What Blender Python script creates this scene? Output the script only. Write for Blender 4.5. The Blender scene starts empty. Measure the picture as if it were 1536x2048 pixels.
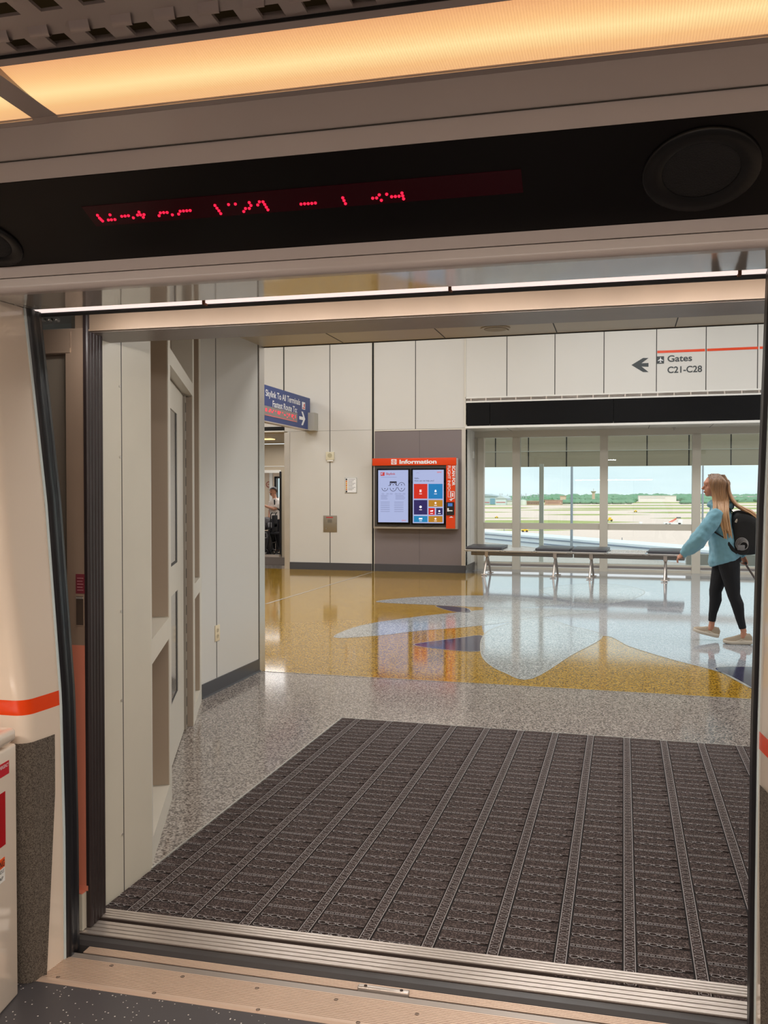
import bpy, bmesh, math, random
from mathutils import Vector, Matrix
random.seed(7)
C = bpy.context.scene.collection
R = math.radians
# ------------------------------------------------------------------ camera
FPX = 1750.0; YAW = R(15.3); PIT = R(1.11); EYE = Vector((0, 0, 1.48))
cam = bpy.data.cameras.new('camera'); camo = bpy.data.objects.new('camera', cam); C.objects.link(camo)
camo.location = EYE; camo.rotation_euler = (R(90) - PIT, 0, YAW)
cam.sensor_fit = 'VERTICAL'; cam.sensor_height = 36; cam.lens = FPX / 2048 * 36
cam.clip_start = 0.05; cam.clip_end = 6000
bpy.context.scene.camera = camo
sc = bpy.context.scene
sc.view_settings.view_transform = 'Standard'; sc.view_settings.look = 'None'
sc.view_settings.gamma = 1; sc.view_settings.use_curve_mapping = False
sc.view_settings.exposure = 0.32
# ------------------------------------------------------------------ sky
w = bpy.data.worlds.new('sky'); sc.world = w; w.use_nodes = True
nt = w.node_tree; nt.nodes.clear()
def N(t, k, **kw):
    n = t.nodes.new(k)
    for a, b in kw.items(): setattr(n, a, b)
    return n
tc = N(nt, 'ShaderNodeTexCoord'); mp = N(nt, 'ShaderNodeMapping'); mp.inputs['Scale'].default_value = (1.2, 1.2, 6)
nz = N(nt, 'ShaderNodeTexNoise'); nz.inputs['Scale'].default_value = 3; nz.inputs['Detail'].default_value = 6
cr = N(nt, 'ShaderNodeValToRGB')
cr.color_ramp.elements[0].position = .38; cr.color_ramp.elements[0].color = (.70, .78, .81, 1)
cr.color_ramp.elements[1].position = .66; cr.color_ramp.elements[1].color = (.86, .90, .915, 1)
bg = N(nt, 'ShaderNodeBackground'); bg.inputs['Strength'].default_value = 1.15
ow = N(nt, 'ShaderNodeOutputWorld')
nt.links.new(tc.outputs['Generated'], mp.inputs['Vector']); nt.links.new(mp.outputs[0], nz.inputs['Vector'])
nt.links.new(nz.outputs['Fac'], cr.inputs[0]); nt.links.new(cr.outputs[0], bg.inputs[0]); nt.links.new(bg.outputs[0], ow.inputs[0])
sl = bpy.data.lights.new('sun', 'SUN'); sl.energy = 2.2; sl.angle = R(12); sl.color = (1, .93, .85)
so = bpy.data.objects.new('sun', sl); C.objects.link(so); so.rotation_euler = (R(38), 0, R(20))
def area(name, loc, sx, sy, e, col=(1, .97, .94), rot=(0, 0, 0)):
    l = bpy.data.lights.new(name, 'AREA'); l.shape = 'RECTANGLE'; l.size = sx; l.size_y = sy; l.energy = e; l.color = col
    o = bpy.data.objects.new(name, l); C.objects.link(o); o.location = loc; o.rotation_euler = rot; return o
for lx in (-10, -5, 0, 5, 10):
    for ly in (9.2, 13.2):
        area('hall_lamp', (lx, ly, 5.40), 3.4, 1.6, 94, (1, .985, .975))
area('corridor_lamp', (-.5, 4.6, 2.66), .5, .5, 30)
area('lobby_lamp', (-8.0, 18.6, 2.68), 1.6, 1.2, 26)
area('far_train_lamp', (-8.5, 21.3, 2.30), 2.4, 1.0, 36)
DEL0 = R(1.9)
for tx in (-2.2, 0, 2.2): area('train_fill', (tx, .1, 2.28), 1.6, .25, 48, (1, .90, .81))  # unseen fill lights added to brighten the train interior
area('doorway_fill', (-.2, 2.47, 2.025), 3.0, .03, 8, (1, .95, .91), (R(48), 0, DEL0))  # area light added to brighten the beam and near wall
# ------------------------------------------------------------------ frames and pixel rays
DEL = R(1.9)
RT = Matrix.Rotation(DEL, 3, 'Z'); RTi = RT.inverted()
_f = Vector((-math.sin(YAW) * math.cos(PIT), math.cos(YAW) * math.cos(PIT), -math.sin(PIT)))
_r = Vector((math.cos(YAW), math.sin(YAW), 0)); _u = _r.cross(_f)
def ray(u, v, T=False):
    d = _f + _r * ((u - 768) / FPX) + _u * ((1024 - v) / FPX)
    return RTi @ d if T else d
def onY(u, v, Y, T=False): d = ray(u, v, T); return EYE + d * (Y / d.y)
def onX(u, v, X, T=False): d = ray(u, v, T); return EYE + d * (X / d.x)
def onZ(u, v, z=0, T=False): d = ray(u, v, T); return EYE + d * ((z - EYE.z) / d.z)
def onP(u, v, p, n, T=False): d = ray(u, v, T); return EYE + d * ((Vector(p) - EYE).dot(n) / d.dot(n))
# ------------------------------------------------------------------ materials
def lin(c):
    c = [x / 255 for x in c]
    return tuple(x / 12.92 if x <= .04045 else ((x + .055) / 1.055) ** 2.4 for x in c) + (1,)
def mat(name, col, rough=.5, metal=0, spec=.5, coat=0, bump=0, bscale=30, var=0, vscale=8, emis=None, es=0, sheen=0, brushed=None):
    m = bpy.data.materials.new(name); m.use_nodes = True; t = m.node_tree
    p = t.nodes['Principled BSDF']; c = lin(col)
    p.inputs['Base Color'].default_value = c; p.inputs['Roughness'].default_value = rough
    p.inputs['Metallic'].default_value = metal; p.inputs['Specular IOR Level'].default_value = spec
    p.inputs['Coat Weight'].default_value = coat; p.inputs['Coat Roughness'].default_value = .04
    p.inputs['Sheen Weight'].default_value = sheen
    g = N(t, 'ShaderNodeTexCoord')
    if var:
        n = N(t, 'ShaderNodeTexNoise'); n.inputs['Scale'].default_value = vscale; n.inputs['Detail'].default_value = 5
        mx = N(t, 'ShaderNodeMix', data_type='RGBA')
        mx.inputs[6].default_value = tuple(x * (1 - var) for x in c[:3]) + (1,)
        mx.inputs[7].default_value = tuple(min(1, x * (1 + var)) for x in c[:3]) + (1,)
        t.links.new(g.outputs['Object'], n.inputs['Vector']); t.links.new(n.outputs['Fac'], mx.inputs[0])
        t.links.new(mx.outputs[2], p.inputs['Base Color'])
    if bump:
        n = N(t, 'ShaderNodeTexNoise'); n.inputs['Scale'].default_value = bscale; n.inputs['Detail'].default_value = 4
        if brushed:
            mpp = N(t, 'ShaderNodeMapping'); mpp.inputs['Scale'].default_value = brushed
            t.links.new(g.outputs['Object'], mpp.inputs[0]); t.links.new(mpp.outputs[0], n.inputs['Vector'])
        else: t.links.new(g.outputs['Object'], n.inputs['Vector'])
        b = N(t, 'ShaderNodeBump'); b.inputs['Strength'].default_value = bump; b.inputs['Distance'].default_value = .01
        t.links.new(n.outputs['Fac'], b.inputs['Height']); t.links.new(b.outputs[0], p.inputs['Normal'])
    if emis:
        p.inputs['Emission Color'].default_value = lin(emis); p.inputs['Emission Strength'].default_value = es
    return m
def speckle(name, base, c2, c3, scale, rough=.12, coat=.0, spec=.5, t1=.35, t2=.6, bump=0, randomness=1.0, spec2=None):
    m = mat(name, base, rough, 0, spec, coat); t = m.node_tree; p = t.nodes['Principled BSDF']
    g = N(t, 'ShaderNodeTexCoord'); v = N(t, 'ShaderNodeTexVoronoi'); v.inputs['Scale'].default_value = scale
    sp = N(t, 'ShaderNodeSeparateColor'); r = N(t, 'ShaderNodeValToRGB'); r.color_ramp.interpolation = 'CONSTANT'
    r.color_ramp.elements[0].color = lin(base); r.color_ramp.elements[1].position = t1; r.color_ramp.elements[1].color = lin(c2)
    e = r.color_ramp.elements.new(t2); e.color = lin(c3)
    t.links.new(g.outputs['Object'], v.inputs['Vector']); t.links.new(v.outputs['Color'], sp.inputs[0])
    t.links.new(sp.outputs[0], r.inputs[0])
    n = N(t, 'ShaderNodeTexNoise'); n.inputs['Scale'].default_value = 1.3; n.inputs['Detail'].default_value = 3
    mr = N(t, 'ShaderNodeMapRange'); mr.inputs['To Min'].default_value = rough * .6; mr.inputs['To Max'].default_value = rough * 1.5
    t.links.new(g.outputs['Object'], n.inputs['Vector']); t.links.new(n.outputs['Fac'], mr.inputs[0]); t.links.new(mr.outputs[0], p.inputs['Roughness'])
    t.links.new(r.outputs[0], p.inputs['Base Color'])
    if bump:
        b = N(t, 'ShaderNodeBump'); b.inputs['Strength'].default_value = bump; b.inputs['Distance'].default_value = .003
        t.links.new(sp.outputs[0], b.inputs['Height']); t.links.new(b.outputs[0], p.inputs['Normal'])
    return m
def glassmat(name, tint=(240, 248, 248), refl=.12):
    m = bpy.data.materials.new(name); m.use_nodes = True; t = m.node_tree; t.nodes.clear()
    tr = N(t, 'ShaderNodeBsdfTransparent'); tr.inputs[0].default_value = lin(tint)
    gl = N(t, 'ShaderNodeBsdfGlossy'); gl.inputs['Roughness'].default_value = .01; gl.inputs[0].default_value = (.9, .9, .9, 1)
    fr = N(t, 'ShaderNodeFresnel'); fr.inputs[0].default_value = 1.45
    mu = N(t, 'ShaderNodeMath', operation='MULTIPLY'); mu.inputs[1].default_value = refl / .05
    mx = N(t, 'ShaderNodeMixShader'); o = N(t, 'ShaderNodeOutputMaterial')
    t.links.new(fr.outputs[0], mu.inputs[0]); t.links.new(mu.outputs[0], mx.inputs[0]); t.links.new(tr.outputs[0], mx.inputs[1])
    t.links.new(gl.outputs[0], mx.inputs[2]); t.links.new(mx.outputs[0], o.inputs[0]); return m
M = {}
M['panel'] = mat('wall_panel_enamel', (208, 205, 198), .34, bump=.03, bscale=3, var=.025, vscale=1.5)
M['panel_upper'] = mat('upper_panel_enamel', (212, 209, 202), .4, var=.02, vscale=1)
M['panel_scuff'] = mat('scuffed_panel_enamel', (206, 199, 182), .3, bump=.05, bscale=4, var=.06, vscale=5)
M['seam'] = mat('dark_joint', (50, 48, 46), .7)
M['grey'] = mat('mauve_grey_panel', (122, 112, 112), .38, var=.03, vscale=2)
M['steel'] = mat('brushed_steel', (214, 208, 200), .3, .8, bump=.1, bscale=6, brushed=(1, 1, 12), var=.12, vscale=3)
M['white_frame'] = mat('white_frame_paint', (214, 208, 194), .35, var=.03)
M['tan'] = mat('tan_reveal_paint', (168, 152, 134), .45)
M['base'] = mat('charcoal_rubber_base', (72, 72, 76), .22, bump=.05)
M['ceil'] = mat('corridor_ceiling_panel', (176, 162, 138), .38, var=.02)
M['white'] = mat('white_paint', (225, 223, 216), .5)
M['cream'] = mat('train_cream_moulding', (220, 203, 184), .12, coat=.5, bump=.04, bscale=2.2)
M['header'] = mat('train_header_moulding', (190, 180, 174), .28, coat=.3, var=.03)
M['soffit_gloss'] = mat('glossy_soffit', (186, 178, 166), .05, coat=1, bump=.05, bscale=5)
M['ceil_metal'] = mat('train_ceiling_louvre', (172, 160, 154), .38, .3)
M['dark'] = mat('dark_void', (14, 12, 12), .8)
M['blackpanel'] = mat('black_display_panel', (9, 7, 8), .34, spec=.16, bump=.01, bscale=200)
M['blackglass'] = mat('black_glass', (7, 7, 10), .03, spec=.2, bump=.03, bscale=1.2)
M['speaker'] = mat('speaker_plastic', (15, 15, 16), .35, spec=.3)
M['orange'] = mat('orange_paint', (228, 66, 8), .25)
M['carpet_grey'] = speckle('woven_grey_carpet', (92, 84, 76), (76, 68, 62), (112, 103, 92), 420, .95, spec=.1, bump=.5)
M['rubber'] = mat('black_rubber', (20, 20, 24), .3, bump=.25, bscale=60, brushed=(1, 1, .1))
M['rubber2'] = mat('aged_brown_rubber', (44, 34, 33), .4, bump=.2, bscale=30, brushed=(3, 3, .15), var=.3)
M['edge'] = mat('pale_edge_trim', (200, 212, 212), .3)
M['alu'] = mat('worn_aluminium', (206, 194, 184), .3, .65, bump=.15, bscale=12, brushed=(.3, 6, 6), var=.18, vscale=3)
M['alu_plate'] = mat('ribbed_aluminium', (214, 186, 164), .42, .45, var=.1, vscale=4)
M['groove'] = mat('groove_brown', (58, 46, 40), .8)  # darker brown between the ribs and on screw heads
M['bumper'] = mat('grey_rubber_bumper', (62, 58, 57), .45, bump=.2, bscale=12, var=.2)
M['trainfloor'] = speckle('speckled_vinyl_floor', (74, 70, 72), (74, 70, 72), (70, 66, 68), 90, .4, spec=.3, t1=.3, t2=.8)
M['beam'] = mat('soiled_cream_beam', (146, 124, 104), .42, bump=.2, bscale=6, var=.3, vscale=4)
M['strip'] = mat('white_glow_strip', (235, 225, 222), .3, emis=(255, 236, 228), es=.75)  # bright strip over the doorway, given emission of its own
M['rust'] = mat('rusty_bracket', (110, 66, 44), .8, var=.3)
M['leaf'] = mat('satin_door_leaf', (168, 144, 124), .35, .3, bump=.04, var=.06)
M['leaf_reflect'] = mat('salmon_reflection', (216, 130, 104), .4, bump=.06, var=.08, vscale=3)  # reddish reflection on the lower leaf, put into its base colour
M['pane_tan'] = mat('tan_tinted_pane', (140, 128, 114), .12, coat=.4)
M['maroon'] = mat('maroon_label', (120, 44, 54), .5)
M['red'] = mat('red_label', (190, 18, 36), .45)
M['redglass'] = mat('red_plastic_window', (170, 10, 20), .15)
M['ink'] = mat('dark_ink', (60, 66, 68), .5)
M['blackink'] = mat('black_ink', (24, 24, 28), .5)
M['whiteink'] = mat('white_ink', (238, 238, 238), .5)
M['yellow'] = speckle('yellow_terrazzo', (156, 118, 34), (186, 148, 56), (108, 78, 20), 105, .08, spec=.5, t1=.3, t2=.68)
M['greyfloor'] = speckle('grey_terrazzo', (144, 134, 127), (98, 90, 85), (176, 167, 158), 125, .11, spec=.5, t1=.4, t2=.7)
M['whitefloor'] = speckle('pale_blue_terrazzo', (146, 152, 158), (122, 128, 138), (176, 178, 182), 120, .06, spec=.75, t1=.4, t2=.7)
M['petal'] = speckle('silver_terrazzo', (150, 154, 154), (112, 116, 120), (190, 192, 190), 110, .09, spec=.7, t1=.4, t2=.7)
M['blue'] = speckle('navy_terrazzo', (58, 56, 78), (78, 78, 100), (40, 40, 58), 170, .08, spec=.55, t1=.5, t2=.8)
M['divider'] = mat('pale_divider_strip', (196, 194, 186), .2, .4)
M['matpad'] = speckle('brown_black_carpet_pad', (76, 65, 62), (56, 48, 46), (108, 95, 91), 260, .95, spec=.15, t1=.4, t2=.8, bump=.6)
M['link'] = mat('grey_rubber_link', (160, 152, 150), .4)
M['hole'] = mat('mat_hole', (26, 20, 19), .9)
M['glass'] = glassmat('clear_window_glass', refl=.07)
M['mullion'] = mat('warm_white_mullion', (196, 190, 176), .4)
M['concrete'] = mat('concrete', (172, 164, 154), .8, var=.08)
M['chrome'] = mat('polished_alu', (200, 200, 200), .16, 1)
M['vinyl'] = mat('dark_grey_vinyl', (66, 66, 72), .35, bump=.03)
M['navy'] = mat('sign_blue', (44, 64, 124), .4)
M['red_led'] = mat('red_led', (255, 20, 50), .5, emis=(255, 24, 60), es=1.4)
M['signred'] = mat('sign_red_led', (255, 60, 80), .5, emis=(255, 50, 80), es=.5)
# train floor speckles: sparse pale chips
def chips():
    m = M['trainfloor']; t = m.node_tree; p = t.nodes['Principled BSDF']
    g = N(t, 'ShaderNodeTexCoord'); v = N(t, 'ShaderNodeTexVoronoi'); v.inputs['Scale'].default_value = 75
    lt = N(t, 'ShaderNodeMath', operation='LESS_THAN'); lt.inputs[1].default_value = .17
    s = N(t, 'ShaderNodeSeparateColor'); l2 = N(t, 'ShaderNodeMath', operation='LESS_THAN'); l2.inputs[1].default_value = .42
    mu = N(t, 'ShaderNodeMath', operation='MULTIPLY'); mx = N(t, 'ShaderNodeMix', data_type='RGBA')
    mx.inputs[6].default_value = lin((74, 70, 71)); mx.inputs[7].default_value = lin((214, 206, 198))
    t.links.new(g.outputs['Object'], v.inputs['Vector']); t.links.new(v.outputs['Distance'], lt.inputs[0])
    t.links.new(v.outputs['Color'], s.inputs[0]); t.links.new(s.outputs[0], l2.inputs[0])
    t.links.new(lt.outputs[0], mu.inputs[0]); t.links.new(l2.outputs[0], mu.inputs[1]); t.links.new(mu.outputs[0], mx.inputs[0])
    t.links.new(mx.outputs[2], p.inputs['Base Color'])
chips()
def emat(name, stops, yaxis, strength, ribs=0):
    """light diffuser: brighter along the tube behind it"""
    m = bpy.data.materials.new(name); m.use_nodes = True; t = m.node_tree; p = t.nodes['Principled BSDF']
    p.inputs['Base Color'].default_value = lin((215, 190, 160)); p.inputs['Roughness'].default_value = .35
    g = N(t, 'ShaderNodeTexCoord'); s = N(t, 'ShaderNodeSeparateXYZ'); r = N(t, 'ShaderNodeValToRGB')
    mr = N(t, 'ShaderNodeMapRange'); mr.inputs['From Min'].default_value = yaxis[0]; mr.inputs['From Max'].default_value = yaxis[1]
    while len(r.color_ramp.elements) < len(stops): r.color_ramp.elements.new(.5)
    for e, (ps, c) in zip(r.color_ramp.elements, stops): e.position = ps; e.color = lin(c)
    t.links.new(g.outputs['UV'], s.inputs[0]); t.links.new(s.outputs[1], r.inputs[0])
    wv = N(t, 'ShaderNodeTexWave'); wv.inputs['Scale'].default_value = ribs; wv.inputs['Distortion'].default_value = 0
    mr2 = N(t, 'ShaderNodeMapRange'); mr2.inputs['To Min'].default_value = strength * .88; mr2.inputs['To Max'].default_value = strength * 1.06
    t.links.new(g.outputs['Object'], wv.inputs['Vector']); t.links.new(wv.outputs['Fac'], mr2.inputs[0])
    t.links.new(mr2.outputs[0], p.inputs['Emission Strength']); t.links.new(r.outputs[0], p.inputs['Emission Color'])
    return m
M['diffuser'] = emat('warm_prismatic_diffuser', [(0, (232, 176, 120)), (.22, (240, 186, 122)), (.5, (255, 226, 158)), (.75, (246, 190, 124)), (1, (226, 160, 104))], (0, 1), .74, 60)
# ------------------------------------------------------------------ mesh helpers
class B:
    def __init__(s): s.v = []; s.f = []; s.m = []; s.sm = []
    def add(s, vs, fs, mi=0, smooth=False):
        o = len(s.v); s.v += [Vector(p) for p in vs]
        for f in fs: s.f.append([i + o for i in f]); s.m.append(mi); s.sm.append(smooth)
        return s
    def box(s, x0, x1, y0, y1, z0, z1, mi=0):
        if x0 > x1: x0, x1 = x1, x0
        if y0 > y1: y0, y1 = y1, y0
        if z0 > z1: z0, z1 = z1, z0
        v = [(x, y, z) for x in (x0, x1) for y in (y0, y1) for z in (z0, z1)]
        return s.add(v, [(0, 1, 3, 2), (4, 6, 7, 5), (0, 4, 5, 1), (2, 3, 7, 6), (0, 2, 6, 4), (1, 5, 7, 3)], mi)
    def obox(s, o, a, b, c, mi=0):
        """box from corner o along vectors a, b, c"""
        o, a, b, c = map(Vector, (o, a, b, c))
        v = [o + a * i + b * j + c * k for i in (0, 1) for j in (0, 1) for k in (0, 1)]
        return s.add(v, [(0, 1, 3, 2), (4, 6, 7, 5), (0, 4, 5, 1), (2, 3, 7, 6), (0, 2, 6, 4), (1, 5, 7, 3)], mi)
    def rbox(s, x0, x1, y0, y1, z0, z1, r, mi=0, seg=3):
        bm = bmesh.new(); bmesh.ops.create_cube(bm, size=1)
        for v in bm.verts: v.co = Vector((x0 + (v.co.x + .5) * (x1 - x0), y0 + (v.co.y + .5) * (y1 - y0), z0 + (v.co.z + .5) * (z1 - z0)))
        bmesh.ops.bevel(bm, geom=bm.edges[:], offset=r, segments=seg, affect='EDGES', profile=.5)
        return s.frombm(bm, mi, True)
    def frombm(s, bm, mi=0, smooth=False, mtx=None):
        bm.verts.index_update()
        s.add([(mtx @ v.co if mtx else v.co.copy()) for v in bm.verts], [[v.index for v in f.verts] for f in bm.faces], mi, smooth); bm.free(); return s
    def extr(s, prof, axis, a, b, mi=0, smooth=False, caps=True):
        """profile polygon of 2-D points extruded along axis x / y / z from a to b"""
        n = len(prof)
        def P(p, t): return {'x': (t, p[0], p[1]), 'y': (p[0], t, p[1]), 'z': (p[0], p[1], t)}[axis]
        v = [P(p, a) for p in prof] + [P(p, b) for p in prof]
        s.add(v, [(i, (i + 1) % n, (i + 1) % n + n, i + n) for i in range(n)], mi, smooth)
        if caps: s.add(v, [list(range(n))[::-1], list(range(n, 2 * n))], mi)
        return s
    def loft(s, rings, mi=0, smooth=True, caps=True, closed=True):
        n = len(rings[0]); v = [p for r in rings for p in r]; f = []
        for i in range(len(rings) - 1):
            for j in range(n if closed else n - 1):
                k = (j + 1) % n; f.append((i * n + j, i * n + k, (i + 1) * n + k, (i + 1) * n + j))
        s.add(v, f, mi, smooth)
        if caps and closed: s.add(list(rings[0]) + list(rings[-1]), [list(range(n))[::-1], list(range(n, 2 * n))], mi, smooth)
        return s
    def tube(s, pts, rad, seg=10, mi=0, flat=1.0, ref=None):
        pts = [Vector(p) for p in pts]; n = len(pts)
        if not isinstance(rad, (list, tuple)): rad = [rad] * n
        rings = []; prev = None
        for i, p in enumerate(pts):
            d = (pts[min(i + 1, n - 1)] - pts[max(i - 1, 0)]).normalized()
            a = prev if prev is not None else (Vector(ref) if ref else (Vector((0, 0, 1)) if abs(d.z) < .9 else Vector((1, 0, 0))))
            a = (a - d * a.dot(d)).normalized(); prev = a; b = d.cross(a)
            rr = rad[i]; ra, rb = rr if isinstance(rr, tuple) else (rr, rr * flat)
            rings.append([p + a * (ra * math.cos(2 * math.pi * k / seg)) + b * (rb * math.sin(2 * math.pi * k / seg)) for k in range(seg)])
        return s.loft(rings, mi)
    def ell(s, c, r, mi=0, seg=16, rot=None):
        bm = bmesh.new(); bmesh.ops.create_uvsphere(bm, u_segments=seg, v_segments=max(6, seg // 2 + 2), radius=1)
        m = Matrix.Translation(Vector(c)) @ (rot.to_4x4() if rot else Matrix.Identity(4)) @ Matrix.Diagonal((r[0], r[1], r[2], 1))
        return s.frombm(bm, mi, True, m)
    def cyl(s, a, b, r, seg=16, mi=0, r2=None): return s.tube([a, b], [r, r if r2 is None else r2], seg, mi)
    def poly(s, pts, z0, z1, mi=0): return s.extr([(p[0], p[1]) for p in pts], 'z', z0, z1, mi)
    def ring(s, c, a, b, r0, r1, n=20, mi=0, t=None):
        """flat annulus round c in plane a,b"""
        c, a, b = Vector(c), Vector(a), Vector(b)
        v = [c + (a * math.cos(2 * math.pi * k / n) + b * math.sin(2 * math.pi * k / n)) * r for r in (r0, r1) for k in range(n)]
        return s.add(v, [(k, (k + 1) % n, (k + 1) % n + n, k + n) for k in range(n)], mi)
    def xf(s, fn): s.v = [Vector(fn(p)) for p in s.v]; return s
def wloc(o):
    p = Vector((0, 0, 0))
    while o: p = p + o.location; o = o.parent
    return p
def finish(b, name, mats, parent=None, T=False, label=None, cat=None, group=None, kind=None, uv=False):
    vs = [RT @ p for p in b.v] if T else b.v
    me = bpy.data.meshes.new(name)
    if parent: off = wloc(parent)
    else:
        xs = [p.x for p in vs]; ys = [p.y for p in vs]; zs = [p.z for p in vs]
        off = Vector(((min(xs) + max(xs)) / 2, (min(ys) + max(ys)) / 2, min(zs)))
    me.from_pydata([p - off for p in vs], [], b.f)
    if not isinstance(mats, (list, tuple)): mats = [mats]
    for m in mats: me.materials.append(m)
    me.polygons.foreach_set('material_index', b.m); me.polygons.foreach_set('use_smooth', b.sm)
    if uv:
        l = me.uv_layers.new(name='UVMap')
        for lp in me.loops: l.data[lp.index].uv = uv(b.v[lp.vertex_index])
    bm = bmesh.new(); bm.from_mesh(me); bmesh.ops.recalc_face_normals(bm, faces=bm.faces[:]); bm.to_mesh(me); bm.free()
    me.update()
    o = bpy.data.objects.new(name, me); C.objects.link(o)
    if parent: o.parent = parent
    else: o.location = off
    tag(o, label, cat, group, kind); return o
def tag(o, label=None, cat=None, group=None, kind=None):
    if label: o['label'] = label
    if cat: o['category'] = cat
    if group: o['group'] = group
    if kind: o['kind'] = kind
    return o
def thing(name, label, cat, loc, group=None, T=False):
    o = bpy.data.objects.new(name, None); C.objects.link(o); o.empty_display_size = .05
    o.location = RT @ Vector(loc) if T else Vector(loc); return tag(o, label, cat, group)
def struct(b, name, mats, T=False, **k): return finish(b, name, mats, None, T, kind='structure', **k)
def copy_tree(o, parent=None):
    c = o.copy(); C.objects.link(c); c.parent = parent
    for ch in [x for x in bpy.data.objects if x.parent == o]: copy_tree(ch, c)
    return c
def text(s, size, loc, right, up, m, parent, name='lettering', width=None, bold=0, depth=.0015, align='LEFT', T=False, b=None):
    cu = bpy.data.curves.new('t', 'FONT'); cu.body = s; cu.size = 1; cu.offset = bold; cu.extrude = 0; cu.align_x = 'LEFT'
    ob = bpy.data.objects.new('t', cu); C.objects.link(ob); dg = bpy.context.evaluated_depsgraph_get()
    me = ob.evaluated_get(dg).to_mesh(); vs = [v.co.copy() for v in me.vertices]; fs = [list(p.vertices) for p in me.polygons]
    ob.evaluated_get(dg).to_mesh_clear(); bpy.data.objects.remove(ob); bpy.data.curves.remove(cu)
    x0 = min(v.x for v in vs); x1 = max(v.x for v in vs)
    right = Vector(right).normalized(); up = Vector(up).normalized(); nrm = right.cross(up)
    sx = size if width is None else width / (x1 - x0)
    ox = {'LEFT': 0, 'CENTER': -.5, 'RIGHT': -1}[align] * (x1 - x0) * sx
    pts = [Vector(loc) + right * ((v.x - x0) * sx + ox) + up * (v.y * size) + nrm * depth for v in vs]
    bb = b or B(); bb.add(pts, fs)
    if b is None: return finish(bb, name, m, parent, T)
# ================================================================== STATION SHELL
HZ = 2.73
b = B(); b.box(-16, 16, 2.78, 17.6, -.3, 0)
struct(b, 'floor', M['greyfloor'])
# inlaid terrazzo
def fl(pts): return [onZ(*p) for p in pts]
def inlay(pts, m, lab, z1, name='floor_inlay'):
    b = B(); b.poly(pts, -.02, z1); return finish(b, name, m, None, kind='structure', label=lab)
YB = 6.79
inlay([(-15.9, YB), (15.9, YB), (15.9, 16.38), (-2.89, 16.38), (-15.9, 16.38)], M['yellow'], None, .0006, 'trim_1')
def smooth(pts, n=6):
    out = []; k = len(pts)
    for i in range(k):
        p0, p1, p2, p3 = [Vector(pts[(i + j - 1) % k]) for j in range(4)]
        for t in range(n):
            t /= n
            out.append(.5 * ((2 * p1) + (p2 - p0) * t + (2 * p0 - 5 * p1 + 4 * p2 - p3) * t * t + (3 * p1 - p0 - 3 * p2 + p3) * t ** 3))
    return out
def openc(pts, n=8):
    out = []
    q = [pts[0]] + list(pts) + [pts[-1]]
    for i in range(1, len(q) - 2):
        p0, p1, p2, p3 = [Vector(a) for a in q[i - 1:i + 3]]
        for t in range(n):
            t /= n
            out.append(.5 * ((2 * p1) + (p2 - p0) * t + (2 * p0 - 5 * p1 + 4 * p2 - p3) * t * t + (3 * p1 - p0 - 3 * p2 + p3) * t ** 3))
    out.append(Vector(pts[-1])); return out
edge = openc([p.to_tuple() for p in fl([(962, 1141), (966, 1180), (966, 1220), (966, 1262), (1000, 1290), (1100, 1300), (1205, 1272), (1262, 1294), (1343, 1319), (1444, 1346), (1515, 1384)])])
wp = edge + [Vector((edge[-1].x + .5, YB + .02, 0)), Vector((15.8, YB + .02, 0)), Vector((15.8, 17.45, 0)), Vector((-2.85, 17.45, 0)), Vector((-2.85, 16.42, 0))]
inlay([(p.x, p.y) for p in wp], M['whitefloor'], None, .0010, 'trim_2')
def strip_along(pts, wdt, z0, z1, m, name):
    b = B(); P = [Vector((p[0], p[1], 0)) for p in pts]; L = []; Rr = []
    for i, p in enumerate(P):
        d = (P[min(i + 1, len(P) - 1)] - P[max(i - 1, 0)]).normalized(); n = Vector((-d.y, d.x, 0)) * wdt / 2
        L.append(p + n); Rr.append(p - n)
    for i in range(len(P) - 1):
        v = [L[i], L[i + 1], Rr[i + 1], Rr[i]]
        b.add([(q.x, q.y, z1) for q in v], [(0, 1, 2, 3)])
    return finish(b, name, m, None, kind='structure')
strip_along(edge[-33:], .016, 0, .0024, M['divider'], 'trim_3')
petals = [
 ([(962, 1305), (965, 1275), (990, 1256), (1073, 1235), (1140, 1252), (1205, 1272), (1140, 1312), (1062, 1358), (1010, 1346), (975, 1326)], 'petal', .0018),
 ([(668, 1275), (723, 1251), (824, 1235), (905, 1226), (980, 1219), (1080, 1217), (1200, 1224), (1100, 1232), (965, 1251), (837, 1262), (760, 1271)], 'petal', .0014),
 ([(827, 1290), (880, 1281), (918, 1276), (962, 1271), (968, 1285), (962, 1302), (905, 1301)], 'blue', .0014),
 ([(753, 1204), (800, 1197), (860, 1193), (960, 1191), (1060, 1196), (1130, 1206), (1040, 1215), (950, 1214), (864, 1210)], 'petal', .0014),
 ([(871, 1212), (905, 1213), (935, 1217), (940, 1225), (905, 1223)], 'blue', .0018),
 ([(1080, 1180), (1160, 1168), (1240, 1170), (1290, 1184), (1240, 1204), (1150, 1203)], 'petal', .0014),
 ([(1430, 1336), (1500, 1334), (1560, 1340), (1560, 1400), (1510, 1381), (1460, 1354)], 'blue', .0018)]
for i, (pp, k, z1) in enumerate(petals):
    q = smooth([p.to_tuple() for p in fl(pp)], 5)
    inlay([(p.x, p.y) for p in q], M[k], None, z1, 'trim_%d' % (i + 4))
    strip_along([(p.x, p.y) for p in q] + [(q[0].x, q[0].y)], .012, 0, z1 + .0006, M['divider'], 'trim_%d' % (i + 20))
strip_along([(onZ(746, 1144).x, onZ(746, 1144).y), (onZ(532, 1208).x, onZ(532, 1208).y)], .03, 0, .0022, M['divider'], 'trim_40')
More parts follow.
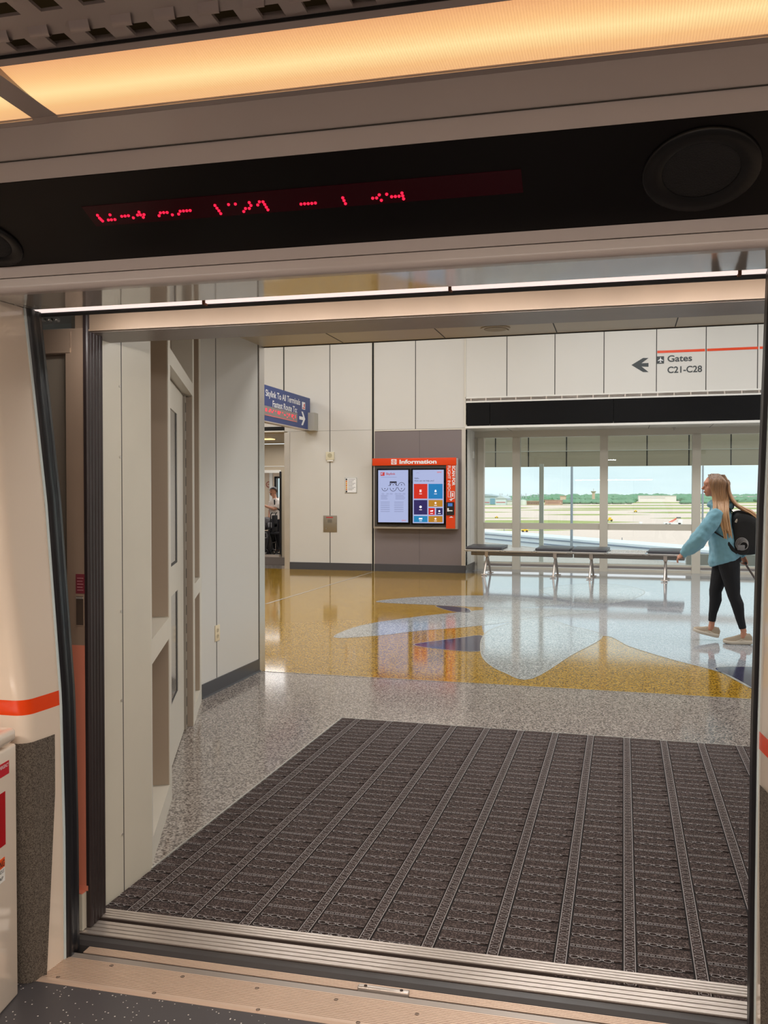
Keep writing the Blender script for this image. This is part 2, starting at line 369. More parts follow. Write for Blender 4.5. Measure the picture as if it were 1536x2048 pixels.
strip_along([(-15, YB), (15, YB)], .014, 0, .0020, M['divider'], 'trim_41')
# left corridor wall: near section, diagonal section, far section
NX = -1.79; FX = -2.94; A = Vector((-1.80, 3.08, 0)); Bv = Vector((-2.93, 5.72, 0)); DL = (Bv - A).length
dd = (Bv - A).normalized(); nn = Vector((-dd.y, dd.x, 0))           # nn points away from the corridor
if nn.x > 0: nn = -nn
b = B(); b.box(NX - .12, NX, 2.74, 3.07, 0, HZ, 0)
ys = onX(245, 1200, NX).y
b.box(NX - .001, NX + .0008, ys - .0018, ys + .0018, 0, HZ, 1)
for z in (.22, .72, 1.05, 1.62, 1.88): b.cyl((NX - .002, ys - .012, z), (NX + .003, ys - .012, z), .005, 8, 2)
struct(b, 'wall_left_near', [M['panel_scuff'], M['seam'], M['steel']])
def D(s, d, z): return A + dd * s + nn * d + Vector((0, 0, z))
def dbox(b, s0, s1, d0, d1, z0, z1, mi=0): b.obox(D(s0, d0, z0), dd * (s1 - s0), nn * (d1 - d0), (0, 0, z1 - z0), mi)
b = B()
dbox(b, -.02, .057, 0, .14, 0, HZ); dbox(b, .70, .80, 0, .14, 0, HZ); dbox(b, 2.16, 2.28, 0, .14, 0, HZ); dbox(b, 2.74, DL + .02, 0, .14, 0, HZ)
dbox(b, .057, .70, 0, .13, .80, .90); dbox(b, .057, .70, 0, .13, 0, .10)
dbox(b, 2.28, 2.74, 0, .13, .80, .90); dbox(b, 2.28, 2.74, 0, .13, 0, .10)
dbox(b, .80, 2.16, 0, .13, 2.11, 2.19)
struct(b, 'trim_50', M['white_frame'])
b = B()
dbox(b, .05, .71, .13, .16, 0, HZ); dbox(b, 2.27, 2.75, .13, .16, 0, HZ); dbox(b, .80, 2.16, .13, .16, 2.15, HZ)
dbox(b, .694, .699, .004, .13, .905, HZ); dbox(b, .694, .699, .004, .13, .105, .795)
dbox(b, 2.152, 2.159, .004, .13, 0, 2.105); dbox(b, 2.732, 2.739, .004, .13, .105, .795); dbox(b, 2.732, 2.739, .004, .13, .905, HZ)
dbox(b, .806, 2.155, .004, .13, 2.192, 2.197)
struct(b, 'wall_left', M['tan'])
# corridor door (in the diagonal wall)
dr = thing('door_1', None, None, D(1.45, .1, 0)); dr['kind'] = 'structure'
b = B()
def leafbox(s0, s1, z0, z1): dbox(b, s0, s1, .05, .10, z0, z1)
leafbox(.82, .90, .01, 2.10); leafbox(1.66, 2.03, .01, 2.10); leafbox(.90, 1.66, .01, .34); leafbox(.90, 1.66, .93, 1.09); leafbox(.90, 1.66, 1.95, 2.10)
finish(b, 'door_leaf', M['white_frame'], dr)
for z0, z1 in ((.34, .93), (1.09, 1.95)):
    b = B(); dbox(b, .90, 1.66, .055, .065, z0, z1, 0); dbox(b, 1.60, 1.66, .053, .055, z0, z1, 1); dbox(b, .90, 1.66, .0535, .055, z0, z0 + .015, 1)
    finish(b, 'door_pane', [M['pane_tan'], M['blackink']], dr)
b = B(); dbox(b, 2.035, 2.07, .035, .10, .01, 2.10, 0)
for k in range(18): dbox(b, 2.036, 2.06, .0335, .035, .04 + k * .115, .10 + k * .115, 1)
finish(b, 'hinge_strip', [mat('grey_hinge', (150, 142, 130), .4), M['seam']], dr)
b = B(); dbox(b, .97, 1.0, .03, .05, .25, .30); finish(b, 'door_stop', M['seam'], dr)
b = B(); dbox(b, .86, .90, .046, .05, 1.38, 1.52, 0); dbox(b, .865, .895, .044, .046, 1.40, 1.44, 1); dbox(b, .865, .895, .044, .046, 1.46, 1.50, 1)
finish(b, 'red_and_white_sticker', [M['white'], M['red']], dr)
# far section with outlet and steel corner
b = B(); b.box(FX - .3, FX, 5.73, 6.79, 0, HZ, 0)
for u in (433,):
    y = onX(u, 1200, FX).y; b.box(FX - .001, FX + .0012, y - .004, y + .004, .1, HZ, 1)
b.box(FX - .001, FX + .0012, 6.765, 6.775, .1, HZ, 1)
struct(b, 'wall_left_far', [M['panel'], M['seam']])
b = B(); b.box(FX - .31, FX + .006, 6.78, 6.89, 0.0, HZ + .02); struct(b, 'trim_51', M['steel'])
b = B(); b.extr([(FX, 0), (FX + .012, 0), (FX + .006, .012), (FX + .005, .105), (FX, .107)], 'y', 5.74, 6.79); struct(b, 'baseboard_left', M['base'])
ol = thing('wall_outlet', 'ivory twin power outlet low on the left corridor panel', 'outlet', onX(434, 1266, FX))
oc = onX(434, 1266, FX); b = B(); b.rbox(FX, FX + .006, oc.y - .038, oc.y + .038, oc.z - .06, oc.z + .06, .002); finish(b, 'cover_plate', mat('ivory', (226, 210, 178), .35), ol)
for dz in (-.022, .022):
    b = B(); b.cyl((FX + .006, oc.y, oc.z + dz), (FX + .008, oc.y, oc.z + dz), .017, 16, 0)
    for dy in (-.007, .007): b.box(FX + .008, FX + .0088, oc.y + dy - .0015, oc.y + dy + .0015, oc.z + dz - .002, oc.z + dz + .008, 1)
    b.cyl((FX + .008, oc.y, oc.z + dz - .008), (FX + .0088, oc.y, oc.z + dz - .008), .003, 8, 1)
    finish(b, 'socket', [mat('ivory_socket', (206, 190, 160), .4), M['blackink']], ol)
# right corridor wall (mirrors the left, mostly hidden behind the right jamb)
b = B(); b.box(.98, 1.1, 2.74, 3.07, 0, HZ); b.add([(1.0, 3.07, 0), (2.1, 5.72, 0), (2.25, 5.72, 0), (1.15, 3.07, 0), (1.0, 3.07, HZ), (2.1, 5.72, HZ), (2.25, 5.72, HZ), (1.15, 3.07, HZ)],
    [(0, 1, 2, 3), (4, 5, 6, 7), (0, 1, 5, 4), (1, 2, 6, 5), (2, 3, 7, 6), (3, 0, 4, 7)]); b.box(2.1, 2.4, 5.72, 6.89, 0, HZ)
struct(b, 'wall_right', M['panel'])
# corridor ceiling, seams, downlight
b = B(); b.box(-3.3, 2.5, 2.95, 6.88, HZ, HZ + .12, 0)
for u, v in ((660, 671), (885, 671), (1111, 658), (1352, 648)):
    p = onZ(u, v, HZ); b.box(p.x - .004, p.x + .004, 2.95, 6.86, HZ - .0015, HZ, 1)
b.box(-3.0, 2.4, 6.885, 6.90, HZ - .006, HZ + .12, 1)
struct(b, 'ceiling', [M['ceil'], M['seam']])
p = onZ(991, 656, HZ)
dl = thing('ceiling_speaker', 'round flush grille in the beige corridor ceiling', 'ceiling speaker', (p.x, p.y, HZ - .012))
b = B(); b.cyl((p.x, p.y, HZ - .008), (p.x, p.y, HZ), .11, 28); finish(b, 'trim_ring', M['ceil'], dl)
b = B(); b.cyl((p.x, p.y, HZ - .012), (p.x, p.y, HZ - .008), .085, 28); b.tube([(p.x + .085, p.y, HZ - .012), (p.x + .1, p.y, HZ - .02)], .004); finish(b, 'grille', mat('beige_grille', (150, 138, 118), .6), dl)
# header above the corridor mouth facing the hall, hall side walls, roof
b = B(); b.box(-16, -3.25, 6.6, 6.89, 0, 5.6); b.box(2.4, 16, 6.6, 6.89, 0, 5.6); b.box(-3.25, 2.4, 6.6, 6.88, HZ + .12, 5.6); struct(b, 'wall_front', M['panel'])
b = B(); b.box(-16.2, -16, 2.8, 17.6, 0, 5.6); struct(b, 'wall_hall_left', M['panel'])
b = B(); b.box(16, 16.2, 2.8, 17.6, 0, 5.6); struct(b, 'wall_hall_right', M['panel'])
b = B(); b.box(-16, 16, 6.8, 17.7, 5.5, 5.62); struct(b, 'ceiling_hall', M['white'])
b = B(); b.box(-12, 12, -2.2, 7.0, 3.1, 3.3); struct(b, 'sun_cover', M['seam'])  # unseen cover added to keep sun out of the train gap
# back wall
WY = 16.4; OX = onY(575, 1000, WY).x; RX = -2.89; SZ = 2.75
def sx(u, Y=WY, v=900): return onY(u, v, Y).x
b = B()
b.box(OX, sx(744), WY, WY + .2, 0, SZ - .004, 0); b.box(-9.4, sx(744), WY, WY + .2, SZ, 5.5, 0)
b.box(sx(749), RX, WY, WY + .2, SZ, 5.5, 0)
b.box(OX + .02, RX - .02, WY + .01, WY + .2, .1, 5.5, 1)
b.box(sx(748.2), sx(749.4), WY - .010, WY + .15, 0, 5.5, 2); b.box(sx(743.2), sx(744.2), WY - .010, WY + .15, 0, 5.5, 2); b.box(sx(744.2), sx(748.2), WY + .002, WY + .012, 0, 5.5, 3)
for u in (660,): x = sx(u); b.box(x - .007, x + .007, WY - .002, WY + .01, .1, 5.5, 1)
x = sx(568); b.box(x - .012, x + .012, WY - .002, WY + .01, SZ, 5.5, 1)
x = sx(831); b.box(x - .007, x + .007, WY - .002, WY + .01, SZ, 5.5, 1)
struct(b, 'wall_back', [M['panel'], M['seam'], M['white_frame'], M['dark']])
b = B(); b.box(sx(749), RX, WY, WY + .2, 0, SZ - .02, 0); x = sx(839); b.box(x - .002, x + .002, WY - .001, WY, .1, SZ, 1); b.box(sx(749), RX + .02, WY - .012, WY + .02, SZ - .03, SZ - .005, 2)
struct(b, 'wall_back_grey', [M['grey'], M['seam'], M['white_frame']])
b = B(); b.box(OX + .0, sx(744), WY - .012, WY, 0, .14); struct(b, 'baseboard_back', M['base'])
b = B(); b.box(sx(749), RX, WY - .012, WY, 0, .14); b.box(RX, RX + .012, WY, 17.5, 0, .14); struct(b, 'baseboard_grey', M['base'])
b = B(); b.box(OX - .06, OX + .05, WY - .015, WY + .28, 0, SZ - .02); struct(b, 'trim_52', M['steel'])
b = B(); b.box(RX - .07, RX + .004, WY - .006, WY + .05, .14, SZ - .02); struct(b, 'trim_53', M['steel'])
# recess left return + soffit + fascia
b = B(); b.box(RX - .1, RX, WY + .05, 17.75, 0, SZ); b.box(RX, RX + .001, WY + .55, WY + .556, .14, SZ - .02, 1); struct(b, 'wall_recess', [mat('white_recess_panel', (236, 233, 226), .6), M['seam']])
b = B(); b.box(RX, 15, WY, 17.75, SZ, SZ + .06, 0)
for u in (1010, 1300, 1430): x = onY(u, 860, WY).x; b.box(x - .004, x + .004, WY, 17.5, SZ - .002, SZ, 1)
struct(b, 'ceiling_recess', [M['white_frame'], M['seam']])
FZ = onY(925, 797, WY).z; FZ2 = onY(925, 805, WY).z
b = B(); b.box(RX, 15, WY - .01, WY + .2, FZ, 5.5, 0)
for u in (1014, 1110, 1208, 1313, 1412, 1515):
    x = onY(u, 720, WY).x; b.box(x - .007, x + .007, WY - .012, WY - .009, FZ, 5.5, 1)
b.box(RX - .015, RX + .01, WY - .02, WY + .1, SZ, 5.5, 2)
struct(b, 'wall_fascia', [M['panel_upper'], M['seam'], M['white_frame']])
gr = thing('linear_air_grille', 'long pale slotted air grille between the fascia panels and black band', 'air grille', (5, WY, FZ2))
b = B(); b.box(RX, 14, WY - .02, WY + .1, FZ2 - .01, FZ2 + .02); b.box(RX, 14, WY - .02, WY + .1, FZ - .005, FZ + .02); finish(b, 'grille_frame', M['white'], gr)
FZ3 = FZ2
b = B()
for k in range(3): z = FZ2 + .028 + k * .016; b.box(RX + .02, 14, WY - .014, WY + .05, z, z + .006)
for k in range(60): x = RX + .1 + k * .28; b.box(x, x + .02, WY - .016, WY + .04, FZ2 + .02, FZ - .005)
finish(b, 'slats', M['alu'], gr)
bd = thing('black_glass_band', 'long glossy black glass display band above the windows', 'display band', (5, WY, SZ))
xs = [RX + .03, onY(990 - 10, 830, WY).x, onY(1227, 830, WY).x, onY(1620, 830, WY).x, 14]
for i in range(4):
    b = B(); b.box(xs[i] + .004, xs[i + 1] - .004, WY - .02, WY + .1, SZ + .03, FZ2 - .015); finish(b, 'glass_panel', M['blackglass'], bd)
b = B(); b.box(RX, 14, WY - .03, WY + .12, SZ - .012, SZ + .03); finish(b, 'lower_frame', M['white'], bd)
# fascia wayfinding
gs = thing('wayfinding_sign', 'grey lettering and orange line reading Gates C21-C28 on the white fascia', 'sign', onY(1360, 760, WY))
PY = WY - .0125
def q(u, v): p = onY(u, v, PY); return p
def uvtext(s, u, v, hpx, upx, m, par, name='lettering', bold=0.02):
    p = q(u, v); p2 = q(u + upx, v); h = q(u, v).z - q(u, v + hpx).z
    text(s, h / .73, p, (1, 0, 0), (0, 0, 1), m, par, name, width=(p2 - p).length, bold=bold, depth=.002)
uvtext('Gates', 1335, 723.5, 13, 49, M['ink'], gs); uvtext('C21-C28', 1335, 746, 13, 69, M['ink'], gs)
b = B(); p0, p1 = q(1314, 713), q(1328, 727); b.box(p0.x, p1.x, PY - .003, PY, p1.z, p0.z, 0)
cx, cz = (p0.x + p1.x) / 2, (p0.z + p1.z) / 2; s_ = (p1.x - p0.x) / 2 * .85
pl = [(0, 1), (.13, .75), (.13, .3), (.9, -.15), (.9, -.35), (.13, -.15), (.1, -.6), (.35, -.8), (.35, -.95), (0, -.85)]
pl = pl + [(-x, z) for x, z in pl[::-1][1:-1]]
b.extr([(cx + x * s_, cz + z * s_) for x, z in pl], 'y', PY - .005, PY - .003, 1)
finish(b, 'aeroplane_symbol', [M['ink'], M['whiteink']], gs)
b = B(); ar = [(1263, 730), (1286, 716), (1297, 716), (1283, 726.5), (1297, 726), (1297, 733.5), (1283, 733), (1297, 744), (1286, 744)]
b.extr([(q(*a).x, q(*a).z) for a in ar], 'y', PY - .002, PY + .001); finish(b, 'left_arrow', M['ink'], gs)
for u0, u1, v in ((1314.5, 1410, 702), (1414, 1516.5, 699), (1519.5, 1610, 696)):
    b = B(); a, c = q(u0, v), q(u1, v); zz = q(1400, 700.5).z; b.box(a.x, c.x, PY - .002, PY + .001, zz - .022, zz + .022); finish(b, 'orange_line', M['orange'], gs)
# ------------------------------------------------------------------ window wall
VY = 17.5; WZ = onY(967, 876, VY).z; TZ = onY(1200, 1053.5, VY).z
win = thing('window_1', None, None, (3, VY, 0)); win['kind'] = 'structure'
mu = [sx(962, VY), sx(1033, VY), sx(1208, VY), sx(1393, VY)]
mu += [mu[-1] + 2.15, mu[-1] + 4.3, mu[-1] + 6.45, mu[-1] + 8.6]
b = B(); b.box(RX, 14, VY - .04, VY + .12, WZ, SZ + .03); b.box(RX, 14, VY - .04, VY + .12, 0, .05); b.box(RX, 14, VY - .03, VY + .1, TZ - .06, TZ + .06)
b.box(RX, 14, VY - .03, VY + .1, .11, .15)
for i, x in enumerate(mu):
    h = .075 if i else .06; b.box(x - h, x + h, VY - .06, VY + .12, 0, WZ)
b.box(RX, mu[0], VY - .02, VY + .11, .0, WZ - .01)
finish(b, 'window_frame', M['mullion'], win)
for i in range(len(mu) - 1):
    for z0, z1 in ((.15, TZ - .06), (TZ + .06, WZ)):
        b = B(); b.box(mu[i] + .075, mu[i + 1] - .075, VY + .03, VY + .036, z0, z1); finish(b, 'pane', M['glass'], win)
b = B(); b.box(mu[-1], 16, VY, VY + .2, 0, 5.5); b.box(-6.2, 16, VY + .2, VY + .35, SZ + .06, 5.6); struct(b, 'wall_window_upper', M['panel'])
# sprinklers on recess soffit
for k, (u, v) in enumerate(((1064, 865), (1348, 857))):
    p = onZ(u, v - 2, SZ); spk = thing('sprinkler_head', ('chrome sprinkler head under the recess soffit, left of the pair', 'chrome sprinkler head under the recess soffit near the rightmost mullion')[k], 'sprinkler', (p.x, p.y, SZ - .05), 'sprinklers over the bench')
    b = B(); b.cyl((p.x, p.y, SZ - .008), (p.x, p.y, SZ), .035, 16); finish(b, 'rosette', M['chrome'], spk)
    b = B(); b.cyl((p.x, p.y, SZ - .045), (p.x, p.y, SZ - .008), .01, 8); b.cyl((p.x, p.y, SZ - .05), (p.x, p.y, SZ - .046), .02, 12); finish(b, 'deflector', M['chrome'], spk)
p = onX(946, 910, RX); b = B(); b.rbox(RX, RX + .03, p.y - .05, p.y + .05, p.z - .07, p.z + .07, .006)
finish(b, 'wall_sensor', M['white'], None, label='small white sensor box high on the recess side wall', cat='sensor')
# ------------------------------------------------------------------ wall fittings on back wall
def onW(u, v): return onY(u, v, WY)
def rect(u0, v0, u1, v1): a, c = onW(u0, v0), onW(u1, v1); return a.x, c.x, c.z, a.z
x0, x1, z0, z1 = rect(653, 904, 669, 922)
t = thing('wall_chime', 'cream square wall sounder with round grille on the pale panel', 'sounder', ((x0 + x1) / 2, WY, z0))
b = B(); b.rbox(x0, x1, WY - .04, WY, z0 + .02, z1, .006); finish(b, 'housing', mat('cream_plastic', (214, 206, 178), .4), t)
cx, cz = (x0 + x1) / 2, (z0 + z1) / 2 + .02
b = B(); b.cyl((cx, WY - .045, cz), (cx, WY - .04, cz), .045, 20); finish(b, 'round_grille', mat('khaki_grille', (176, 168, 138), .6), t)
b = B(); b.rbox(x0 + .02, x1 - .02, WY - .035, WY, z0 - .01, z0 + .02, .004); finish(b, 'strobe', M['white'], t)
x0, x1, z0, z1 = rect(690, 955, 714, 986)
t = thing('framed_notice', 'small white notice with yellow and orange stripe in a clear holder', 'notice', ((x0 + x1) / 2, WY, z0))
b = B(); b.rbox(x0, x1, WY - .012, WY, z0, z1, .003); finish(b, 'holder', mat('clear_holder', (190, 190, 184), .15), t)
b = B(); b.box(x0 + .015, x1 - .015, WY - .0145, WY - .012, z0 + .015, z1 - .015, 0)
hh = z1 - z0 - .03
cols = [M['blackink'], mat('gold_ink', (214, 160, 40), .5), mat('amber_ink', (206, 120, 30), .5)]
for k in range(7): b.box(x0 + .02, x0 + .05, WY - .016, WY - .0145, z1 - .02 - hh * (k + 1) / 7 + .004, z1 - .02 - hh * k / 7 - .002, 1 + (0 if k in (0, 6) else 1 + k % 2))
for k in range(9): b.box(x0 + .065, x1 - .03 - .03 * (k % 3), WY - .016, WY - .0145, z1 - .04 - k * .026, z1 - .034 - k * .026, 1)
finish(b, 'printed_sheet', [M['whiteink']] + cols, t)
for dx in (x0 + .01, x1 - .01):
    for dz in (z0 + .01, z1 - .01):
        b = B(); b.cyl((dx, WY - .018, dz), (dx, WY - .012, dz), .006, 8); finish(b, 'screw', M['chrome'], t)
x0, x1, z0, z1 = rect(647, 1031, 674, 1064)
t = thing('call_station', 'stainless steel call panel with red strip on the pale wall', 'call panel', ((x0 + x1) / 2, WY, z0))
b = B(); b.rbox(x0, x1, WY - .012, WY, z0, z1, .002); finish(b, 'face_plate', mat('dull_steel', (160, 152, 138), .35, .8), t)
b = B(); b.box(x0 + .06, x1 - .08, WY - .014, WY - .012, z1 - .045, z1 - .028); finish(b, 'red_strip', M['red'], t)
b = B()
for k in range(6): b.box(x0 + .09, x1 - .1, WY - .0135, WY - .012, z1 - .08 - k * .012, z1 - .076 - k * .012)
finish(b, 'speaker_slots', M['seam'], t)
b = B(); b.cyl((x0 + .06, WY - .016, z0 + .06), (x0 + .06, WY - .012, z0 + .06), .009, 10); finish(b, 'button', M['chrome'], t)
b = B(); b.cyl((x1 - .03, WY - .016, z0 + .17), (x1 - .03, WY - .012, z0 + .17), .007, 10); finish(b, 'lock', M['chrome'], t)
# ------------------------------------------------------------------ blue hanging sign
BX = -5.97
def onB(u, v): return onX(u, v, BX)
s0 = onB(528, 773); s1 = onB(620, 797); z1 = onB(620, 797).z; z0 = onB(616, 859).z; yA = 12.3; yB = s1.y
t = thing('overhead_sign', 'blue double sided sign with white lettering and arrow projecting from the back wall', 'sign', (BX, (yA + yB) / 2, z0))
b = B(); b.box(BX - .12, BX, yA, yB, z0, z1); finish(b, 'sign_panel', M['navy'], t)
b = B(); b.box(BX - .125, BX + .004, yA, yB + .004, z0 - .02, z0); finish(b, 'lower_rail', M['alu'], t)
def btext(s, ua, va, ub, h, name='lettering'):
    a, c = onB(ua, va), onB(ub, va); a.z = (z0 + z1) / 2
    return a, c
def bt(s, ua, ub, zf, h):
    a, c = onB(ua, 800), onB(ub, 800); text(s, h / .73, (BX, a.y, z0 + (z1 - z0) * zf), (0, 1, 0), (0, 0, 1), M['whiteink'], t, width=c.y - a.y, bold=.015, depth=.003)
bt('Skylink To All Terminals', 531, 600, .70, .115); bt('Fastest Route To:', 545, 594, .44, .115)
ya, yb = onB(604, 800).y, onB(610, 800).y
b = B(); b.box(BX, BX + .004, ya, yb, z1 - .25, z1 - .11, 0); b.box(BX + .004, BX + .006, ya + .02, yb - .02, z1 - .235, z1 - .215, 1)
b.add([(BX + .006, yb - .03, z1 - .13), (BX + .006, ya + .08, z1 - .15), (BX + .006, yb - .09, z1 - .2), (BX + .006, yb - .03, z1 - .2)], [(0, 1, 2, 3)], 1)
finish(b, 'route_symbol', [M['whiteink'], M['red']], t)
yc = onB(594, 800).y
b = B(); b.box(BX, BX + .006, yA + .2, yc, z0 + .09, z0 + .26); finish(b, 'display_window', mat('grey_display', (138, 128, 124), .3), t)
b = B(); rng = random.Random(3)
y = onB(530, 800).y
while y < yc - .1:
    for k in range(3):
        if rng.random() < (.15, .6, .75)[k]: b.box(BX + .006, BX + .008, y, y + .03, z0 + .13 + k * .032, z0 + .155 + k * .032)
    y += .042 if rng.random() < .8 else .1
b.box(BX + .006, BX + .008, onB(530, 800).y, yc - .05, z0 + .10, z0 + .104)
finish(b, 'lit_dots', M['signred'], t)
y0_, y1_ = onB(598.5, 800).y, onB(610, 800).y; zc_ = z0 + .19; yw = y1_ - y0_
b = B(); b.extr([(y0_, zc_ - .03), (y1_ - yw * .35, zc_ - .03), (y0_ + yw * .35, zc_ - .13), (y0_ + yw * .6, zc_ - .13), (y1_, zc_), (y0_ + yw * .6, zc_ + .13), (y0_ + yw * .35, zc_ + .13), (y1_ - yw * .35, zc_ + .03), (y0_, zc_ + .03)], 'x', BX, BX + .004)
finish(b, 'right_arrow', M['whiteink'], t)
xa, xb = onW(613, 840).x, onW(638, 840).x
b = B(); b.box(BX - .14, xb - .02, yB - .12, WY, z0 - .02, z0 + .33); finish(b, 'wall_bracket', mat('grey_bracket', (176, 172, 162), .35, .2), t)
# ------------------------------------------------------------------ information kiosk
KY = WY - .16
def onK(u, v): return onY(u, v, KY)
ka, kb = onK(746.5, 917), onK(915, 1059); kx0, kx1, kz0, kz1 = ka.x, kb.x, kb.z, onK(746.5, 917).z
kw = (kx1 - kx0) / 1370; kh = (kz1 - kz0) / 1160
def kx(x): return kx0 + (x - 50) * kw
def kz(z): return kz1 - (z - 130) * kh
t = thing('information_kiosk', 'orange framed information board with two lit screens on the grey wall', 'information board', ((kx0 + kx1) / 2, KY + .08, kz0))
b = B(); b.rbox(kx0, kx1, KY, WY - .013, kz0, kz1 - .01, .012, 0); finish(b, 'cabinet', mat('silver_cabinet', (176, 172, 168), .3, .4), t)
b = B(); b.box(kx(75), kx(1245), KY - .004, KY + .01, kz(1255), kz(250)); finish(b, 'black_backing', mat('graphite_backing', (62, 58, 56), .35), t)
b = B(); b.rbox(kx0 - .01, kx(1400), KY - .03, KY + .02, kz(250), kz1, .004); finish(b, 'orange_header', M['orange'], t)
b = B(); b.box(kx(1242), kx(1385), KY - .02, KY + .02, kz(1275), kz(250)); finish(b, 'orange_column', M['orange'], t)
def kt(s, x, z, w_, h, m, vert=False, bold=.02, y=KY - .031, name='lettering'):
    if vert: text(s, h * kw / .73, (kx(x), y, kz(z)), (0, 0, -1), (1, 0, 0), m, t, name, width=w_ * kh, bold=bold, depth=.001)
    else: text(s, h * kh / .73, (kx(x), y, kz(z)), (1, 0, 0), (0, 0, 1), m, t, name, width=w_ * kw, bold=bold, depth=.001)
kt('Information', 490, 222, 600, 66, M['whiteink'], bold=.035)
b = B(); b.box(kx(355), kx(442), KY - .033, KY - .03, kz(232), kz(147), 0); b.ring((kx(398), KY - .034, kz(190)), (1, 0, 0), (0, 0, 1), 25 * kw, 32 * kw, 24, 1); finish(b, 'question_symbol', [M['whiteink'], M['orange']], t)
kt('?', 385, 212, 26, 44, M['orange'], y=KY - .035)
kt('SCAN FOR', 1338, 262, 320, 46, M['whiteink'], True, .03, KY - .021); kt('FLIGHT INFO', 1268, 262, 385, 46, M['whiteink'], True, .01, KY - .021)
def frame2(b, x0, x1, z0, z1, th, y, mi):
    b.box(kx(x0), kx(x1), y - .002, y, kz(z0 + th), kz(z0), mi); b.box(kx(x0), kx(x1), y - .002, y, kz(z1), kz(z1 - th), mi)
    b.box(kx(x0), kx(x0 + th), y - .002, y, kz(z1), kz(z0), mi); b.box(kx(x1 - th), kx(x1), y - .002, y, kz(z1), kz(z0), mi)
b = B(); frame2(b, 1270, 1310, 660, 770, 6, KY - .02, 0); frame2(b, 1315, 1378, 672, 795, 9, KY - .02, 0); b.box(kx(1335), kx(1355), KY - .022, KY - .02, kz(760), kz(700), 0)
b.add([(kx(1290), KY - .022, kz(800)), (kx(1350), KY - .022, kz(800)), (kx(1320), KY - .022, kz(830))], [(0, 1, 2)]); b.add([(kx(1290), KY - .022, kz(1098)), (kx(1358), KY - .022, kz(1098)), (kx(1325), KY - .022, kz(1075))], [(0, 1, 2)])
finish(b, 'pass_symbols', M['whiteink'], t)
sc_ = B(); sc_.box(kx(1248), kx(1372), KY - .035, KY, kz(1058), kz(848)); scn = finish(sc_, 'scanner', mat('black_scanner', (24, 24, 26), .2), t)
b = B(); b.box(kx(1272), kx(1345), KY - .037, KY - .035, kz(915), kz(865), 0); b.box(kx(1262), kx(1288), KY - .037, KY - .035, kz(1000), kz(945), 1); b.box(kx(1288), kx(1345), KY - .037, KY - .035, kz(995), kz(978), 1)
finish(b, 'scanner_glow', [mat('scanner_blue', (60, 110, 180), .3, emis=(60, 110, 190), es=.3), M['whiteink']], scn)
def scr(x0, x1, z0, z1, name):
    b = B(); b.rbox(kx(x0), kx(x1), KY - .03, KY, kz(z1), kz(z0), .003); return finish(b, name, M['blackglass'], t)
E = lambda n, c, s=.62: mat(n, tuple(int(x * .35) for x in c), .25, emis=c, es=s)
lilac = E('lilac_screen', (184, 196, 240), .60); pink = E('pink_screen', (204, 186, 236), .6)
sA = scr(118, 660, 300, 1215, 'map_screen'); sB = scr(682, 1232, 300, 1215, 'menu_screen')
def kr(b, x0, x1, z0, z1, y, mi=0): b.box(kx(x0), kx(x1), y - .001, y, kz(z1), kz(z0), mi)
SY = KY - .03
b = B(); kr(b, 140, 632, 325, 1182, SY, 0); finish(b, 'lit_face', lilac, sA)
ink2 = E('map_ink', (40, 40, 70), .3)
def kt2(s, x, z, w_, h, m, par, bold=.0): text(s, h * kh / .73, (kx(x), SY - .002, kz(z)), (1, 0, 0), (0, 0, 1), m, par, width=w_ * kw, bold=bold, depth=.001)
redm = E('screen_red', (214, 50, 40), .6)
kt2('Skylink', 268, 402, 155, 36, E('screen_text_red', (190, 70, 80), .6), sA, .02)
b = B(); kr(b, 180, 245, 358, 418, SY - .001, 0); kr(b, 190, 235, 368, 400, SY - .002, 1); b.add([(kx(240), SY - .004, kz(362)), (kx(200), SY - .004, kz(385)), (kx(225), SY - .004, kz(402)), (kx(240), SY - .004, kz(395))], [(0, 1, 2, 3)], 0); finish(b, 'route_symbol', [redm, lilac], sA)
b = B()
def arc(cx, cz, r, a0, a1, th=7):
    n = 20
    for i in range(n):
        aa = [R(a0 + (a1 - a0) * (i + j) / n) for j in (0, 1)]
        v = [(kx(cx + rr * math.cos(a)), SY - .003, kz(cz - rr * math.sin(a))) for a, rr in ((aa[0], r), (aa[1], r), (aa[1], r - th), (aa[0], r - th))]
        b.add(v, [(0, 1, 2, 3)])
arc(250, 618, 52, 180, 360); arc(388, 618, 55, 180, 360); arc(524, 618, 55, 180, 360); arc(524, 580, 55, 0, 180); arc(388, 580, 50, 10, 170)
kr(b, 332, 342, 515, 580, SY - .002); kr(b, 434, 444, 515, 580, SY - .002); kr(b, 332, 444, 510, 535, SY - .002); kr(b, 305, 335, 575, 582, SY - .002); kr(b, 440, 472, 575, 582, SY - .002); kr(b, 440, 472, 612, 619, SY - .002)
for cx, cz in ((250, 630), (388, 630), (524, 630), (388, 565), (524, 565)): kr(b, cx - 7, cx + 7, cz - 7, cz + 7, SY - .002)
finish(b, 'route_map', ink2, sA)
b = B()
rng = random.Random(5)
kr(b, 185, 445, 440, 443, SY - .001)
for x in (330, 415, 470, 545, 195, 275, 335, 420, 480, 540):
    z = 478 if x in (330, 415, 470, 545) and rng.random() < .6 else 705
    for k in range(3): kr(b, x, x + 42, z + k * 9, z + k * 9 + 2, SY - .001)
for k in range(6): kr(b, 185, 310 - rng.random() * 30, 735 + k * 13, 738 + k * 13, SY - .001); kr(b, 425, 590 - rng.random() * 40, 735 + k * 13, 738 + k * 13, SY - .001)
for k in range(6): kr(b, 180, 330, 848 + k * 31, 853 + k * 31, SY - .001); kr(b, 405, 555, 848 + k * 31, 853 + k * 31, SY - .001)
